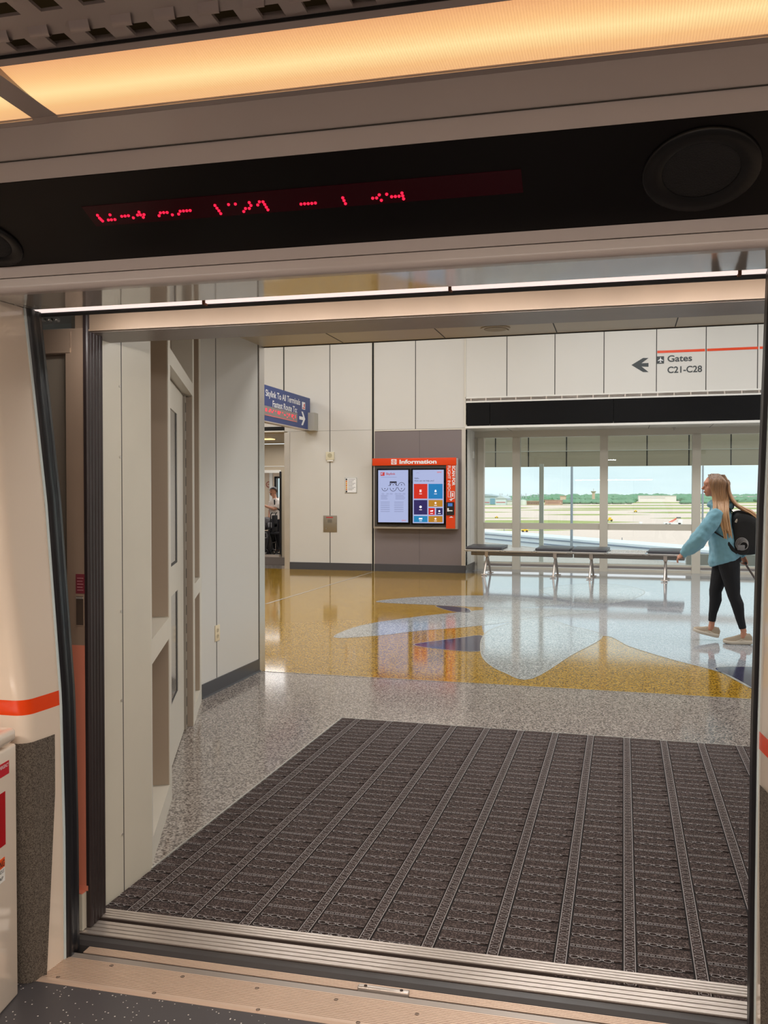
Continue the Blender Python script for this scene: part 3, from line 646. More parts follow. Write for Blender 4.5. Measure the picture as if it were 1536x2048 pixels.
finish(b, 'printed_lines', E('screen_line_ink', (110, 118, 160), .6), sA)
kt2('DFW', 530, 1162, 66, 22, E('screen_orange', (226, 120, 110), .7), sA, .02)
b = B(); kr(b, 708, 1205, 325, 1192, SY, 0); finish(b, 'lit_face', lilac, sB)
kt2('DFW', 1100, 376, 72, 22, E('screen_orange2', (226, 100, 90), .7), sB, .03); kt2('Hello.', 735, 472, 76, 26, ink2, sB); kt2('How can we help you?', 735, 512, 315, 26, ink2, sB)
b = B(); arc(787, 385, 20, 0, 180, 4); finish(b, 'arch_symbol', E('screen_pale_ink', (150, 140, 190), .7), sB)
tiles = [((725, 943, 553, 793), (238, 42, 24)), ((962, 1187, 553, 793), (16, 140, 214)), ((725, 943, 815, 1052), (44, 34, 108)), ((962, 1187, 815, 923), (214, 148, 34)), ((962, 1062, 945, 1055), (234, 34, 40)), ((1084, 1187, 945, 1055), (44, 38, 104)), ((725, 945, 1075, 1175), (20, 150, 212)), ((962, 1187, 1075, 1175), (212, 146, 32))]
glyph = E('screen_white', (245, 240, 245), .9)
for i, ((a, c, d, e), col) in enumerate(tiles):
    b = B(); kr(b, a, c, d, e, SY - .001, 0); cx, cz = (a + c) / 2, (d + e) / 2 - 6; s_ = 13 if (e - d) > 150 else 9
    if i == 0: kr(b, cx - 15, cx - 3, cz - 22, cz + 22, SY - .002, 1); kr(b, cx + 4, cx + 14, cz - 22, cz + 22, SY - .002, 1)
    elif i == 1: kr(b, cx - 14, cx + 14, cz - 8, cz + 20, SY - .002, 1); kr(b, cx - 9, cx + 9, cz - 18, cz - 8, SY - .002, 1)
    elif i == 4: b.add([(kx(cx - 26), SY - .003, kz(cz - 6)), (kx(cx + 26), SY - .003, kz(cz - 16)), (kx(cx + 20), SY - .003, kz(cz + 8)), (kx(cx - 20), SY - .003, kz(cz + 8))], [(0, 1, 2, 3)], 1)
    elif i == 6: kr(b, cx - 28, cx + 28, cz - 12, cz + 12, SY - .002, 1)
    else: b.ring((kx(cx), SY - .003, kz(cz)), (1, 0, 0), (0, 0, 1), 4 * kw, 20 * kw * (1 if i == 2 else .75), 16, 1)
    kr(b, cx - 22, cx + 22, e - (26 if (e - d) < 150 else 82), e - (18 if (e - d) < 150 else 74), SY - .002, 1)
    finish(b, 'menu_tile', [E('tile_%d' % i, col, .5), glyph], sB)
b = B()
for x in (300, 860):
    b.tube([(kx(x), KY - .006, kz(1218)), (kx(x + 30), KY - .008, kz(1250)), (kx(x + 130), KY - .008, kz(1252)), (kx(x + 190), KY - .006, kz(1222))], .004, 6)
finish(b, 'cable', M['blackink'], t)
# ------------------------------------------------------------------ bench
ba = Vector((-2.80, 16.02, 0)); bb = Vector((.98, 15.58, 0)); bd_ = (bb - ba).normalized(); bn = Vector((-bd_.y, bd_.x, 0)); bL = (bb - ba).length
be = thing('tandem_bench', 'backless steel bench with dark grey seat pads in front of the windows', 'bench', (ba + bb) / 2 + bn * .25)
def Q(s, d, z): return ba + bd_ * s + bn * d + Vector((0, 0, z * 1.085 + (.055 * d if z > .402 else 0)))
def qbox(b, s0, s1, d0, d1, z0, z1, mi=0): b.obox(Q(s0, d0, z0), bd_ * (s1 - s0), bn * (d1 - d0) + Vector((0, 0, .055 * (d1 - d0) if z0 > .402 else 0)), (0, 0, (z1 - z0) * 1.085), mi)
def bs(u):  # distance along the bench of picture column u
    d = ray(u, 1100); k = d.x / d.y; return (k * ba.y - ba.x) / (bd_.x - k * bd_.y)
seats = [(930, 1004, 1), (1006, 1067, 0), (1069, 1140, 1), (1142, 1214, 1), (1217, 1290, 2), (1294, 1366, 1)]
for ua, ub, kd in seats:
    a, c = bs(ua), bs(ub); b = B()
    if kd == 2:
        n = 22; st = (c - a) / n
        for k in range(n): qbox(b, a + k * st, a + k * st + st * .55, .02, .48, .425, .435)
        qbox(b, a, c, 0, .03, .42, .437); qbox(b, a, c, .24, .26, .42, .437); qbox(b, a, c, .46, .5, .42, .437)
        finish(b, 'perforated_seat', mat('white_seat_mesh', (232, 230, 226), .35, .2), be)
    else:
        qbox(b, a, c, 0, .5, .425, .437)
        pn = finish(b, 'seat_plate', mat('pale_seat_metal', (222, 220, 216), .3, .4), be)
        if kd == 1:
            b = B(); b.rbox(a + .01, c - .01, .0, .5, .438, .482, .014); b.xf(lambda p: Q(p.x, p.y, p.z)); finish(b, 'seat_pad', M['vinyl'], be)
for a, c in ((bs(936), bs(1141)), (bs(1144), bs(1368))):
    b = B(); b.rbox(a, c, .19, .29, .33, .40, .01); b.xf(lambda p: Q(p.x, p.y, p.z)); finish(b, 'beam', mat('dark_alu', (128, 122, 116), .3, .8), be)
b = B()
for d0 in (.0, .46): qbox(b, bs(928), bs(1366), d0, d0 + .04, .405, .425)
for ua, ub, kd in seats: qbox(b, bs(ua) + .02, bs(ua) + .05, 0, .5, .40, .425); qbox(b, bs(ub) - .05, bs(ub) - .02, 0, .5, .40, .425)
finish(b, 'seat_rail', M['chrome'], be)
for u in (968, 1106, 1179, 1329):
    s = bs(u); b = B()
    b.tube([Q(s, .24, .34), Q(s, .12, .17), Q(s, .01, .02)], [.022, .02, .017], 10); b.tube([Q(s, .24, .34), Q(s, .36, .17), Q(s, .47, .02)], [.022, .02, .017], 10)
    qbox(b, s - .03, s + .03, .17, .31, .31, .41)
    b.cyl(Q(s - .055, .01, .018), Q(s + .055, .01, .018), .011, 10); b.cyl(Q(s - .055, .47, .018), Q(s + .055, .47, .018), .011, 10)
    b.cyl(Q(s, .01, 0), Q(s, .01, .02), .024, 12); b.cyl(Q(s, .47, 0), Q(s, .47, .02), .024, 12)
    finish(b, 'leg', M['alu'], be)
# ------------------------------------------------------------------ entrance mat
MX0, MX1, MY0, MY1 = -1.785, .96, 2.70, 5.475
mt = thing('entrance_mat', 'large dark brown modular carpet mat with grey chain links inside the doorway', 'mat', ((MX0 + MX1) / 2, (MY0 + MY1) / 2, 0))
b = B(); b.box(MX0, MX1, MY0, MY1, 0, .004, 0)
finish(b, 'backing', M['hole'], mt)
b = B(); b.box(MX0 - .008, MX0, MY0 + .36, MY1 + .008, 0, .010); b.box(MX0 - .008, MX1, MY1, MY1 + .008, 0, .010); finish(b, 'edge_strip', M['divider'], mt)
pitch = .212; rp = .0715; Z = .0105
cols_ = []
x = onZ(1118, 1945).x
while x > MX0 + .03: x -= pitch
x += pitch
while x < MX1 - .02: cols_.append(x); x += pitch
rows_ = []; y = MY0 + .05; k = 0
while y < MY1 - .02: rows_.append((y, k)); y += rp; k += 1
b = B()
edges = [MX0] + cols_ + [MX1]
for i in range(len(edges) - 1):
    xa = edges[i] + (.024 if i else .004); xb = edges[i + 1] - (.024 if i < len(edges) - 2 else .004)
    prev = MY0
    for (y, k) in rows_ + [(MY1, 0)]:
        hw = .0085; y0_, y1_ = prev + (hw if prev > MY0 else 0), y - (hw if y < MY1 else 0)
        if y1_ > y0_ and xb > xa: b.box(xa, xb, y0_, y1_, .004, .0085 + .0012 * random.random())
        prev = y
pads = finish((lambda c: ([c.box(x - .017, x + .017, MY0, MY1, .004, .0078) for x in cols_], c)[1])(b), 'carpet_pads', M['matpad'], mt); pads['kind'] = 'stuff'
b = B()
def ellring(cx, cy, ra, rb, th):
    n = 12; v = []
    for rr in (0, 1):
        for kk in range(n):
            a = 2 * math.pi * kk / n; v.append((cx + (ra - th * rr) * math.cos(a), cy + (rb - th * rr) * math.sin(a), Z))
    b.add(v, [(q_, (q_ + 1) % n, (q_ + 1) % n + n, q_ + n) for q_ in range(n)])
def bar(x0, x1, y0, y1): b.add([(x0, y0, Z), (x1, y0, Z), (x1, y1, Z), (x0, y1, Z)], [(0, 1, 2, 3)])
for x in cols_:
    for s in (-1, 1): bar(x + s * .017 - .0012, x + s * .017 + .0012, MY0, MY1)
    y = MY0; j = 0
    while y < MY1 - .02:
        if j % 2 == 0: ellring(x, y + .009, .0125, .0085, .0018)
        else:
            bar(x - .017, x - .008, y + .008, y + .0096); bar(x + .008, x + .017, y + .008, y + .0096)
        y += rp / 4; j += 1
for i in range(len(edges) - 1):
    xa = edges[i] + (.024 if i else .002); xb = edges[i + 1] - .024
    for (y, k) in rows_:
        x = xa + .017
        if k % 3 == 2:
            bar(xa, xb, y + .006, y + .0078); bar(xa, xb, y - .0078, y - .006); x = xa + .008
            while x < xb - .006: ellring(x, y, .007, .0048, .0015); x += .019
        else:
            bar(xa, xb, y + .0075, y + .009)
            while x < xb - .01:
                ellring(x, y, .0150, .0095, .0024); bar(x + .0155, x + .0195, y + .001, y + .003); bar(x + .0155, x + .0195, y - .003, y - .001); x += .0345
lk = finish(b, 'chain_links', M['link'], mt); lk['kind'] = 'stuff'
# ================================================================== SILLS (train frame T)
TX0, TX1 = -1.72, 1.35
def ribbed(b, x0, x1, y0, y1, z, n, gf=.35, mi=0, gi=1, h=.004):
    b.box(x0, x1, y0, y1, z - .03, z - h, gi); st = (y1 - y0) / n
    for k in range(n): b.box(x0, x1, y0 + k * st + st * gf / 2, y0 + (k + 1) * st - st * gf / 2, z - .02, z, mi)
ss = thing('door_sill', 'ribbed aluminium station sill at the edge of the brown mat', 'door sill', (-.3, 2.68, -.03), T=True)
b = B(); ribbed(b, TX0, TX1, 2.705, 2.768, .014, 4, .25); finish(b, 'rear_track', [M['alu'], M['groove']], ss, T=True)
b = B(); b.box(TX0, TX1, 2.69, 2.706, -.03, -.012); finish(b, 'track_groove', M['dark'], ss, T=True)
b = B(); ribbed(b, TX0 - .06, TX1, 2.598, 2.69, .010, 4, .22); finish(b, 'front_track', [M['alu'], M['groove']], ss, T=True)
b = B(); b.extr([(2.598, .004), (2.598, -.05), (2.555, -.05), (2.552, -.03), (2.556, -.008), (2.57, .002)], 'x', TX0 - .06, TX1); finish(b, 'rubber_bumper', M['bumper'], ss, T=True)
ts = thing('train_threshold', 'ribbed aluminium train threshold plate beside the speckled floor', 'threshold plate', (-.3, 2.42, -.03), T=True)
b = B(); ribbed(b, -1.60, TX1, 2.506, 2.545, -.002, 5, .3, h=.003); finish(b, 'outer_nosing', [M['alu_plate'], M['groove']], ts, T=True)
b = B(); b.box(-1.62, TX1, 2.463, 2.49, -.03, .003); finish(b, 'flat_strip', mat('flat_alu', (170, 158, 148), .35, .6), ts, T=True)
b = B()
n = 15; st = (2.463 - 2.345) / n
def slx(y): return -1.60 - (2.445 - y) * .35
b.box(-1.68, TX1, 2.33, 2.463, -.03, .0005, 1)
for k in range(n): y = 2.345 + k * st; b.box(-1.675, TX1, y + st * .18, y + st * .84, -.01, .0035, 0)
finish(b, 'ribbed_plate', [M['alu_plate'], M['groove']], ts, T=True)
b = B(); b.extr([(2.344, .0035), (2.344, -.02), (2.318, -.02), (2.32, .0), (2.33, .0035)], 'x', -1.68, TX1); finish(b, 'front_lip', M['alu_plate'], ts, T=True)
for (u, v) in ((223, 1931), (365, 1953), (514, 1976), (672, 1999), (834, 2028), (116, 1954), (308, 1986), (516, 2019), (716, 2045)):
    p = onZ(u, v, .004, T=True); b = B(); b.ring(p, (1, 0, 0), (0, 1, 0), .004, .0062, 14, 0); b.ring(p, (1, 0, 0), (0, 1, 0), .0, .0022, 8, 0)
    b.cyl((p.x, p.y, .0), (p.x, p.y, .0036), .0065, 14, 1); finish(b, 'screw', [M['groove'], M['alu_plate']], ts, T=True)
for (ua, ub, v) in ((708, 812, 1999),):
    a, c = onZ(ua, 1993, .0, T=True), onZ(ub, 2008, .0, T=True)
    b = B(); b.rbox(a.x, c.x, 2.500, 2.520, -.006, .010, .004)
    cl = finish(b, 'latch_clip', M['alu'], ts, T=True)
    for f in (.15, .85):
        x = a.x + (c.x - a.x) * f; b = B(); b.cyl((x, 2.51, .008), (x, 2.51, .012), .005, 10); finish(b, 'screw', M['groove'], cl, T=True)
b = B(); b.box(-4, 4, 2.36, 2.80, -.5, -.04); struct(b, 'floor_pit', M['dark'], T=True)
# ================================================================== TRAIN INTERIOR (T)
b = B(); b.box(-4, 4, -1.4, 2.345, -.06, -.001); struct(b, 'floor_train', M['trainfloor'], T=True)
Yo = lambda z: 2.445 if z < .4 else (2.445 - (z - .4) * .03 if z < .84 else (2.432 - (z - .84) * .112 if z < 1.46 else 2.3626 - (z - 1.46) * .17))
def Yi(z):
    pts = [(0, 2.30), (.84, 2.28), (1.3, 2.19), (2.1, 2.09)]
    for (a, ya), (c, yc) in zip(pts, pts[1:]):
        if z <= c: return ya + (yc - ya) * (z - a) / (c - a)
    return 2.09
TOPZ = 2.03
def wallgrid(b, side, z0, z1, off=0, x_from=None, mi=0, trim=None, out=4.0, seg=None):
    """train side moulding: reveal at the door, rounded bend, inner wall"""
    X = -1.63 if side < 0 else .425; s = side
    zs = [z0 + (z1 - z0) * k / max(1, int((z1 - z0) / .06)) for k in range(max(1, int((z1 - z0) / .06)) + 1)]
    rings = []
    for z in zs:
        yo, yi = Yo(z), Yi(z); r = .045; ring_ = []
        y_start = yo if trim is None else trim(z)
        ring_.append((X - s * off + 0, y_start)); ring_.append((X + s * .004 - s * off, (y_start + yi + r) / 2)); ring_.append((X + s * .010 - s * off, yi + r))
        for k in range(1, 7):
            a = math.pi / 2 * k / 6; ring_.append((X + s * (.010 + r * (1 - math.cos(a))) - s * off, yi + r * (1 - math.sin(a)) - off))
        ring_.append((X + s * .3, yi - off)); 
        if seg is None: ring_.append((X + s * out, yi - off))
        rings.append([(x, y, z) for x, y in ring_])
    b.loft(rings, mi, True, caps=False, closed=False)
for side, nm in ((-1, 'wall_train_left'), (1, 'wall_train_right')):
    b = B(); wallgrid(b, side, 0, .819, mi=0); wallgrid(b, side, .819, .866, mi=1); wallgrid(b, side, .866, TOPZ, mi=0)
    o = struct(b, nm, [M['cream'], M['orange']], T=True)
    b = B(); wallgrid(b, side, 0.0, .735, off=.003, trim=lambda z: 2.352 + min(.05, z * .09), seg=1)
    struct(b, 'trim_6%d' % (side + 1), M['carpet_grey'], T=True)
    X = -1.63 if side < 0 else .425
    b = B(); rings = []; rings2 = []
    for k in range(36):
        z = TOPZ * k / 35; y = Yo(z); s = side
        rings.append([(X, y, z), (X - s * .004, y, z), (X - s * .004, y + .008, z), (X, y + .008, z)])
        rings2.append([(X + s * .02, y + .008, z), (X - s * .003, y + .008, z), (X - s * .012, y + .02, z), (X - s * .014, y + .036, z), (X - s * .006, y + .042, z), (X - s * .012, y + .055, z), (X - s * .010, y + .072, z), (X + s * .02, y + .076, z)])
    b.loft(rings, 0, False); b.loft(rings2, 1, True)
    t = finish(b, 'door_seal', [M['edge'], M['rubber']], None, T=True, label=('slanted black rubber door seal along the left edge of the train doorway' if side < 0 else 'thin black rubber door seal along the right edge of the train doorway'), cat='door seal')
# train outside skin behind the mouldings and back/ends
b = B(); b.box(-4, -1.72, 2.35, 2.36, 0, 2.03); b.box(.50, 4, 2.35, 2.36, 0, 2.03); b.box(-4, 4, -1.5, -1.4, 0, 2.6); b.box(-4.1, -4, -1.5, 2.4, -.05, 2.6); b.box(4, 4.1, -1.5, 2.4, -.05, 2.6); struct(b, 'wall_train', M['header'], T=True)
# header profile
P = [(2.27, 2.03), (2.09, 2.03), (2.085, 2.035), (2.083, 2.078)]
HX0, HX1 = -4, 4
b = B(); b.extr([(2.30, 2.031), (2.095, 2.031), (2.095, 2.06), (2.30, 2.06)], 'x', HX0, HX1); struct(b, 'trim_70', M['soffit_gloss'], T=True)
lip = []
for k in range(9):
    a = math.pi / 2 * k / 8; lip.append((2.084 + .016 * (1 - math.sin(a)), 2.046 - .016 * math.cos(a)))
lip += [(2.084, 2.066)]
b = B(); b.extr([(2.12, 2.030)] + lip + [(2.12, 2.066)], 'x', HX0, HX1, 0, False); b.extr([(2.10, 2.068), (2.082, 2.068), (2.070, 2.094), (2.10, 2.10)], 'x', HX0, HX1, 0)
struct(b, 'trim_71', M['header'], T=True)
PA, PB = Vector((0, 2.070, 2.095)), Vector((0, 1.803, 2.21)); pd = (PB - PA).normalized(); pn = Vector((0, -pd.z, pd.y)); 
if pn.z > 0: pn = -pn
hp = thing('display_header', 'long black header panel with red dot matrix text above the train doorway', 'display panel', (0, 1.94, 2.09), T=True)
b = B(); b.obox((HX0, PA.y, PA.z), (HX1 - HX0, 0, 0), PB - PA, -pn * .03); finish(b, 'black_panel', M['blackpanel'], hp, T=True)
def onL(u, v): return onP(u, v, PA, pn, T=True)
def lframe(c, dx, ds, e=.0008): return Vector((c.x + dx, c.y, c.z)) + pd * ds + pn * e
a0, a1 = onL(185, 432), onL(1055, 376)
sA_ = (a0 - PA).dot(pd); b = B(); b.obox(Vector((a0.x - .01, PA.y, PA.z)) + pd * (sA_ - .036), (a1.x - a0.x, 0, 0), pd * .07, pn * .0008)
dw = finish(b, 'display_window', mat('dark_red_window', (24, 1, 6), .25, spec=.15, emis=(60, 0, 10), es=.12), hp, T=True)
dots = []
for (x, y) in [(62, 240), (78, 262), (90, 274), (103, 286), (150, 278), (175, 276), (203, 274), (163, 236), (258, 248), (285, 246), (312, 243), (352, 260), (397, 214), (386, 238), (410, 236), (438, 234), (432, 256), (560, 243), (570, 220), (597, 218), (625, 217), (667, 236), (718, 230), (730, 207), (757, 205), (784, 203), (811, 201), (1011, 160), (1027, 182), (1043, 203), (1058, 226), (1121, 153), (1176, 149), (1288, 137), (1302, 160), (1289, 184), (1258, 185), (1244, 209), (1357, 156), (1370, 131), (1400, 131), (1413, 152), (1426, 174), (1439, 195)]: dots.append((180 + x * .2474, 370 + y * .2474))
for (x, y) in [(171, 190), (200, 187), (229, 186), (258, 184), (287, 181), (508, 139), (518, 161), (530, 186), (750, 142), (782, 140), (803, 115), (820, 159), (863, 110), (903, 130), (933, 128), (963, 126), (986, 100), (993, 123), (1000, 147)]: dots.append((560 + x * .2474, 360 + y * .2474))
b = B()
for (u, v) in dots:
    c = onL(u, v) + pn * .0015; b.ell(c, (.0036, .0036, .0036), 0, 8)
finish(b, 'lit_dots', M['red_led'], hp, T=True)
def speaker(u, v, rad, lab):
    c = onL(u, v); t = thing('ceiling_speaker', lab, 'speaker', (c.x, c.y, c.z), T=True)
    def circ(r, h, n=40): return [Vector((c.x, c.y, c.z)) + Vector((1, 0, 0)) * r * math.cos(2 * math.pi * k / n) + pd * r * math.sin(2 * math.pi * k / n) + pn * h for k in range(n)]
    b = B(); b.loft([circ(rad, 0), circ(rad, .004), circ(rad * .97, .008), circ(rad * .70, .003), circ(rad * .66, .001)], 0, True, caps=False); finish(b, 'bezel', M['speaker'], t, T=True)
    b = B(); b.loft([circ(rad * .66, .0), circ(rad * .62, .002), circ(rad * .3, .003), circ(.002, .0032)], 0, True); finish(b, 'grille', mat('black_mesh', (12, 12, 13), .7, bump=.4, bscale=300), t, T=True)
speaker(1402, 341, .118, 'round black speaker at the right end of the black header panel')
speaker(-22, 487, .085, 'round black speaker cut off at the left end of the black header panel')
b = B()
pr = [(1.803, 2.212), (1.767, 2.246), (1.692, 2.285), (1.692, 2.33), (1.803, 2.33)]
b.extr(pr, 'x', HX0, HX1); b.box(HX0, HX1, 1.766, 1.768, 2.243, 2.2455, 1); struct(b, 'trim_72', [M['header'], M['seam']], T=True)
p = onP(1503, 210, (0, 1.79, 2.225), Vector((0, .69, .72)), T=True); b = B(); b.cyl(p, p + Vector((0, .01, .01)), .004, 10); struct(b, 'trim_73', M['dark'], T=True)
def lamp(x0, x1, lab):
    t = thing('ceiling_light', lab, 'ceiling light', ((x0 + x1) / 2, 1.57, 2.28), T=True)
    b = B(); b.extr([(1.692, 2.286), (1.67, 2.289), (1.668, 2.30), (1.692, 2.31)], 'x', x0 - .03, x1 + .03); b.box(x0 - .03, x0, 1.48, 1.69, 2.29, 2.31); b.box(x1, x1 + .03, 1.48, 1.69, 2.29, 2.31)
    b.extr([(1.481, 2.303), (1.45, 2.303), (1.45, 2.32), (1.481, 2.32)], 'x', x0 - .03, x1 + .03)
    b.box(x0, x1, 1.6715, 1.6725, 2.2865, 2.292, 1)
    finish(b, 'frame', [M['ceil_metal'], M['alu']], t, T=True)
    b = B(); n = 8; rg = []
    for k in range(n + 1):
        f = k / n; y = 1.669 + (1.482 - 1.669) * f; z = 2.291 + .013 * f - .006 * math.sin(math.pi * f); rg.append([(x0, y, z), (x1, y, z)])
    b.loft(rg, 0, True, caps=False, closed=False)
    finish(b, 'diffuser', M['diffuser'], t, T=True, uv=lambda p: ((p.x - x0) / (x1 - x0), (1.67 - p.y) / .188))
lamp(-1.115, 1.9, 'long glowing warm ceiling light panel over the doorway'); lamp(-3.9, -1.175, 'warm ceiling light panel cut off in the upper left corner')
# louvred ceiling: plate with scooped holes
h1, h2 = onZ(120, 80, 2.306, T=True), onZ(200, 69, 2.306, T=True); hp_ = abs(h2.x - h1.x); hp_ = max(.05, hp_)
r1, r2 = onZ(120, 80, 2.306, T=True).y, onZ(115, 4, 2.306, T=True).y
rpit = max(.05, abs(r1 - r2)); hw_, hd_ = hp_ * .52, rpit * .36
b = B(); b2 = B(); x_off = h1.x
Y1 = 1.45; b.box(HX0, HX1, r1 + hd_ / 2, Y1, 2.306, 2.312)
rows = [r1 - rpit * k for k in range(8)]
for ri, yc in enumerate(rows):
    sh = (hp_ * .55 * ri) % hp_
    k0 = int((-2.6 - x_off) / hp_); k1 = int((1.6 - x_off) / hp_)
    xs_ = [x_off + sh + k * hp_ for k in range(k0, k1)]
    prev = HX0
    for x in xs_:
        b.box(prev, x - hw_ / 2, yc - hd_ / 2, yc + hd_ / 2, 2.306, 2.312); prev = x + hw_ / 2
        # scoop tongue rising into the hole from its near side
        w2 = hw_ * .5; n = 5; rg = []
        for q_ in range(n + 1):
            f = q_ / n; yy = yc - hd_ / 2 - rpit * .30 * (f); zz = 2.306 - .011 * math.sin(math.pi * f)
            rg.append([(x - hw_ * .95 + f * .01, yy, zz), (x - hw_ * .05 + f * .01, yy, zz)])
        b2.loft(rg, 0, True, caps=False, closed=False)
    b.box(prev, HX1, yc - hd_ / 2, yc + hd_ / 2, 2.306, 2.312)
    nx = rows[ri + 1] if ri < 7 else -1.4 - hd_ / 2
    b.box(HX0, HX1, nx + hd_ / 2, yc - hd_ / 2, 2.306, 2.312)
lv = thing('louvred_ceiling_panel', 'grey ceiling panel with rows of scooped air holes', 'ceiling panel', (0, 1, 2.3), T=True)
finish(b, 'perforated_sheet', M['ceil_metal'], lv, T=True); finish(b2, 'scoops', M['ceil_metal'], lv, T=True)
b = B(); b.box(HX0, HX1, -1.4, 1.45, 2.40, 2.42); b.box(HX0, HX1, 1.449, 1.452, 2.30, 2.306, 0); finish(b, 'dark_void', M['dark'], lv, T=True)
b = B(); b.box(-4.1, 4.1, -1.5, 2.34, 2.45, 2.55); b.box(-4.1, 4.1, 2.28, 2.34, 2.06, 2.55); struct(b, 'ceiling_train', M['dark'], T=True)
# strip given its own glow, and station beam
stp = thing('glow_strip', 'thin bright white glowing strip running along the top of the doorway', 'strip light', (0, 2.36, 2.03), T=True)
b = B(); b.box(-1.66, 2.2, 2.35, 2.366, 2.035, 2.049); finish(b, 'tube', M['strip'], stp, T=True)
for u in (408, 900, 1479):
    x = onY(u, 590, 2.35, T=True).x; b = B(); b.box(x - .004, x + .004, 2.345, 2.37, 2.030, 2.055); finish(b, 'clip', M['rust'], stp, T=True)
b = B(); b.box(-2.5, 2.2, 2.366, 2.40, 2.03, 2.4); b.box(-2.5, 2.2, 2.40, 2.9, 2.3, 2.4); struct(b, 'trim_80', M['dark'], T=True)
b = B(); b.box(-1.70, 2.2, 2.64, 2.86, 2.03, 2.105, 0); b.box(-1.70, 2.2, 2.638, 2.86, 2.105, 2.3, 1); b.box(-1.70, 2.2, 2.636, 2.645, 2.03, 2.036, 0)
b.box(-1.70, 2.2, 2.66, 2.855, 2.0292, 2.0302, 2)
struct(b, 'trim_81', [M['beam'], M['dark'], mat('grey_underside', (136, 124, 116), .35, var=.15, vscale=6)], T=True)
# station platform wall around the doorway
b = B(); b.box(-9, -1.95, 2.70, 2.76, 0, 3.1); b.box(1.3, 9, 2.70, 2.76, 0, 3.1); b.box(-9, 9, 2.87, 2.95, 2.11, 3.1); struct(b, 'wall_platform', M['panel'], T=True)
# station sliding leaf parked at the left
lf = thing('sliding_door', 'parked station door leaf, tan above, salmon reflection painted below, left of the doorway', 'door', (-1.95, 2.65, 0), T=True)
LY = 2.63
def lx(u): return onY(u, 1000, LY, T=True).x
def lz(u, v): return onY(u, v, LY, T=True).z
zk = lz(150, 1290)
b = B(); b.box(-2.5, lx(133), LY + .03, LY + .05, .05, 2.03); finish(b, 'window_pane', M['pane_tan'], lf, T=True)
b = B(); b.box(lx(133), -1.664, LY, LY + .05, zk, 2.04); b.box(-2.5, lx(133), LY, LY + .045, lz(100, 708), 2.04)
b.box(lx(143), lx(143) + .002, LY - .001, LY, lz(100, 706), 2.03); b.box(-2.5, lx(143), LY - .004, LY, lz(120, 706), lz(120, 697))
finish(b, 'upper_stile', M['leaf'], lf, T=True)
b = B(); b.box(lx(133), -1.664, LY, LY + .05, lz(150, 1775), zk); b.box(lx(133), lx(172), LY - .003, LY, lz(150, 1778), lz(150, 1768)); finish(b, 'salmon_lower_stile', M['leaf_reflect'], lf, T=True)
zt = lz(150, 1778)
b = B(); xa, xb = -1.86, -1.665
b.box(xa, xb, LY - .025, LY + .05, .012, zt - .003, 0); b.box(xa, xb, LY - .025, LY - .001, zt - .003, zt, 1); finish(b, 'kick_plate', [M['panel_scuff'], M['leaf_reflect']], lf, T=True)
b = B(); b.box(lx(151), lx(169), LY - .002, LY, lz(160, 1187), lz(160, 1148)); lb = finish(b, 'maroon_label', M['maroon'], lf, T=True)
b = B()
for k in range(5): b.box(lx(154), lx(166) - .003 * (k % 2), LY - .003, LY - .002, lz(160, 1157 + k * 6), lz(160, 1155.5 + k * 6))
finish(b, 'printed_lines', mat('pale_maroon_ink', (176, 120, 124), .5), lb, T=True)
b = B(); x0, x1, z0, z1 = lx(151), lx(168), lz(160, 1252), lz(160, 1190)
b.box(x0, x1, LY - .004, LY + .0, z0, z1, 0); b.box(x0 + .003, x1 - .003, LY - .005, LY - .004, z0 + .004, z1 - .004, 1); b.box(x0 + .004, x1 - .003, LY - .008, LY - .004, z1 - .012, z1 - .006, 2)
finish(b, 'recessed_handle', [M['leaf'], mat('handle_recess', (74, 60, 50), .5), M['steel']], lf, T=True)
for u in (86, 100, 114):
    c = onY(u, 640, LY - .005, T=True); b = B(); b.cyl((c.x, LY - .015, c.z), (c.x, LY, c.z), .009, 10); b.cyl((c.x, LY - .02, c.z), (c.x, LY - .015, c.z), .004, 8); finish(b, 'bolt', M['steel'], lf, T=True)
# ribbed rubber strip
b = B(); nr = 5
rp_ = [(-1.663, 2.628), (-1.652, 2.628)]
for k in range(nr):
    ya = 2.630 + .0225 * k; yb = ya + .0205; xx = -1.653 - .0022 * k
    for q_ in range(5): a = math.pi * q_ / 4; rp_.append((xx + .007 * math.sin(a), ya + (yb - ya) * (1 - math.cos(a)) / 2))
    rp_.append((xx - .004, yb + .001))
rp_ += [(-1.675, 2.745), (-1.675, 2.682), (-1.663, 2.682)]
b.extr(rp_, 'z', .015, 2.10, 0, False)
finish(b, 'rubber_gasket', M['rubber2'], None, T=True, label='ribbed dark brown vertical rubber gasket at the left side of the station opening', cat='gasket')
# equipment box with red labels at the far left
fx = thing('equipment_cabinet', 'cream cabinet with rounded cap and red labels at the left edge', 'cabinet', (-1.9, 2.0, 0), T=True)
v0 = Vector((-1.648, 2.245, 0)); vd = Vector((.148, -.989, 0)); vo = Vector((-.989, -.148, 0))
def cbox(b, a0, a1, o0, o1, z0, z1, mi=0): b.obox(v0 + vd * a0 + vo * o0 + Vector((0, 0, z0)), vd * (a1 - a0), vo * (o1 - o0), (0, 0, z1 - z0), mi)
b = B(); b.rbox(0, .55, 0, .4, 0, .75, .008); b.xf(lambda p: v0 + vd * p.x + vo * p.y + Vector((0, 0, p.z))); finish(b, 'body', M['cream'], fx, T=True)
b = B(); b.rbox(.004, .55, -.004, .4, .757, .80, .016, seg=5); b.xf(lambda p: v0 + vd * p.x + vo * p.y + Vector((0, 0, p.z))); finish(b, 'cap', M['cream'], fx, T=True)
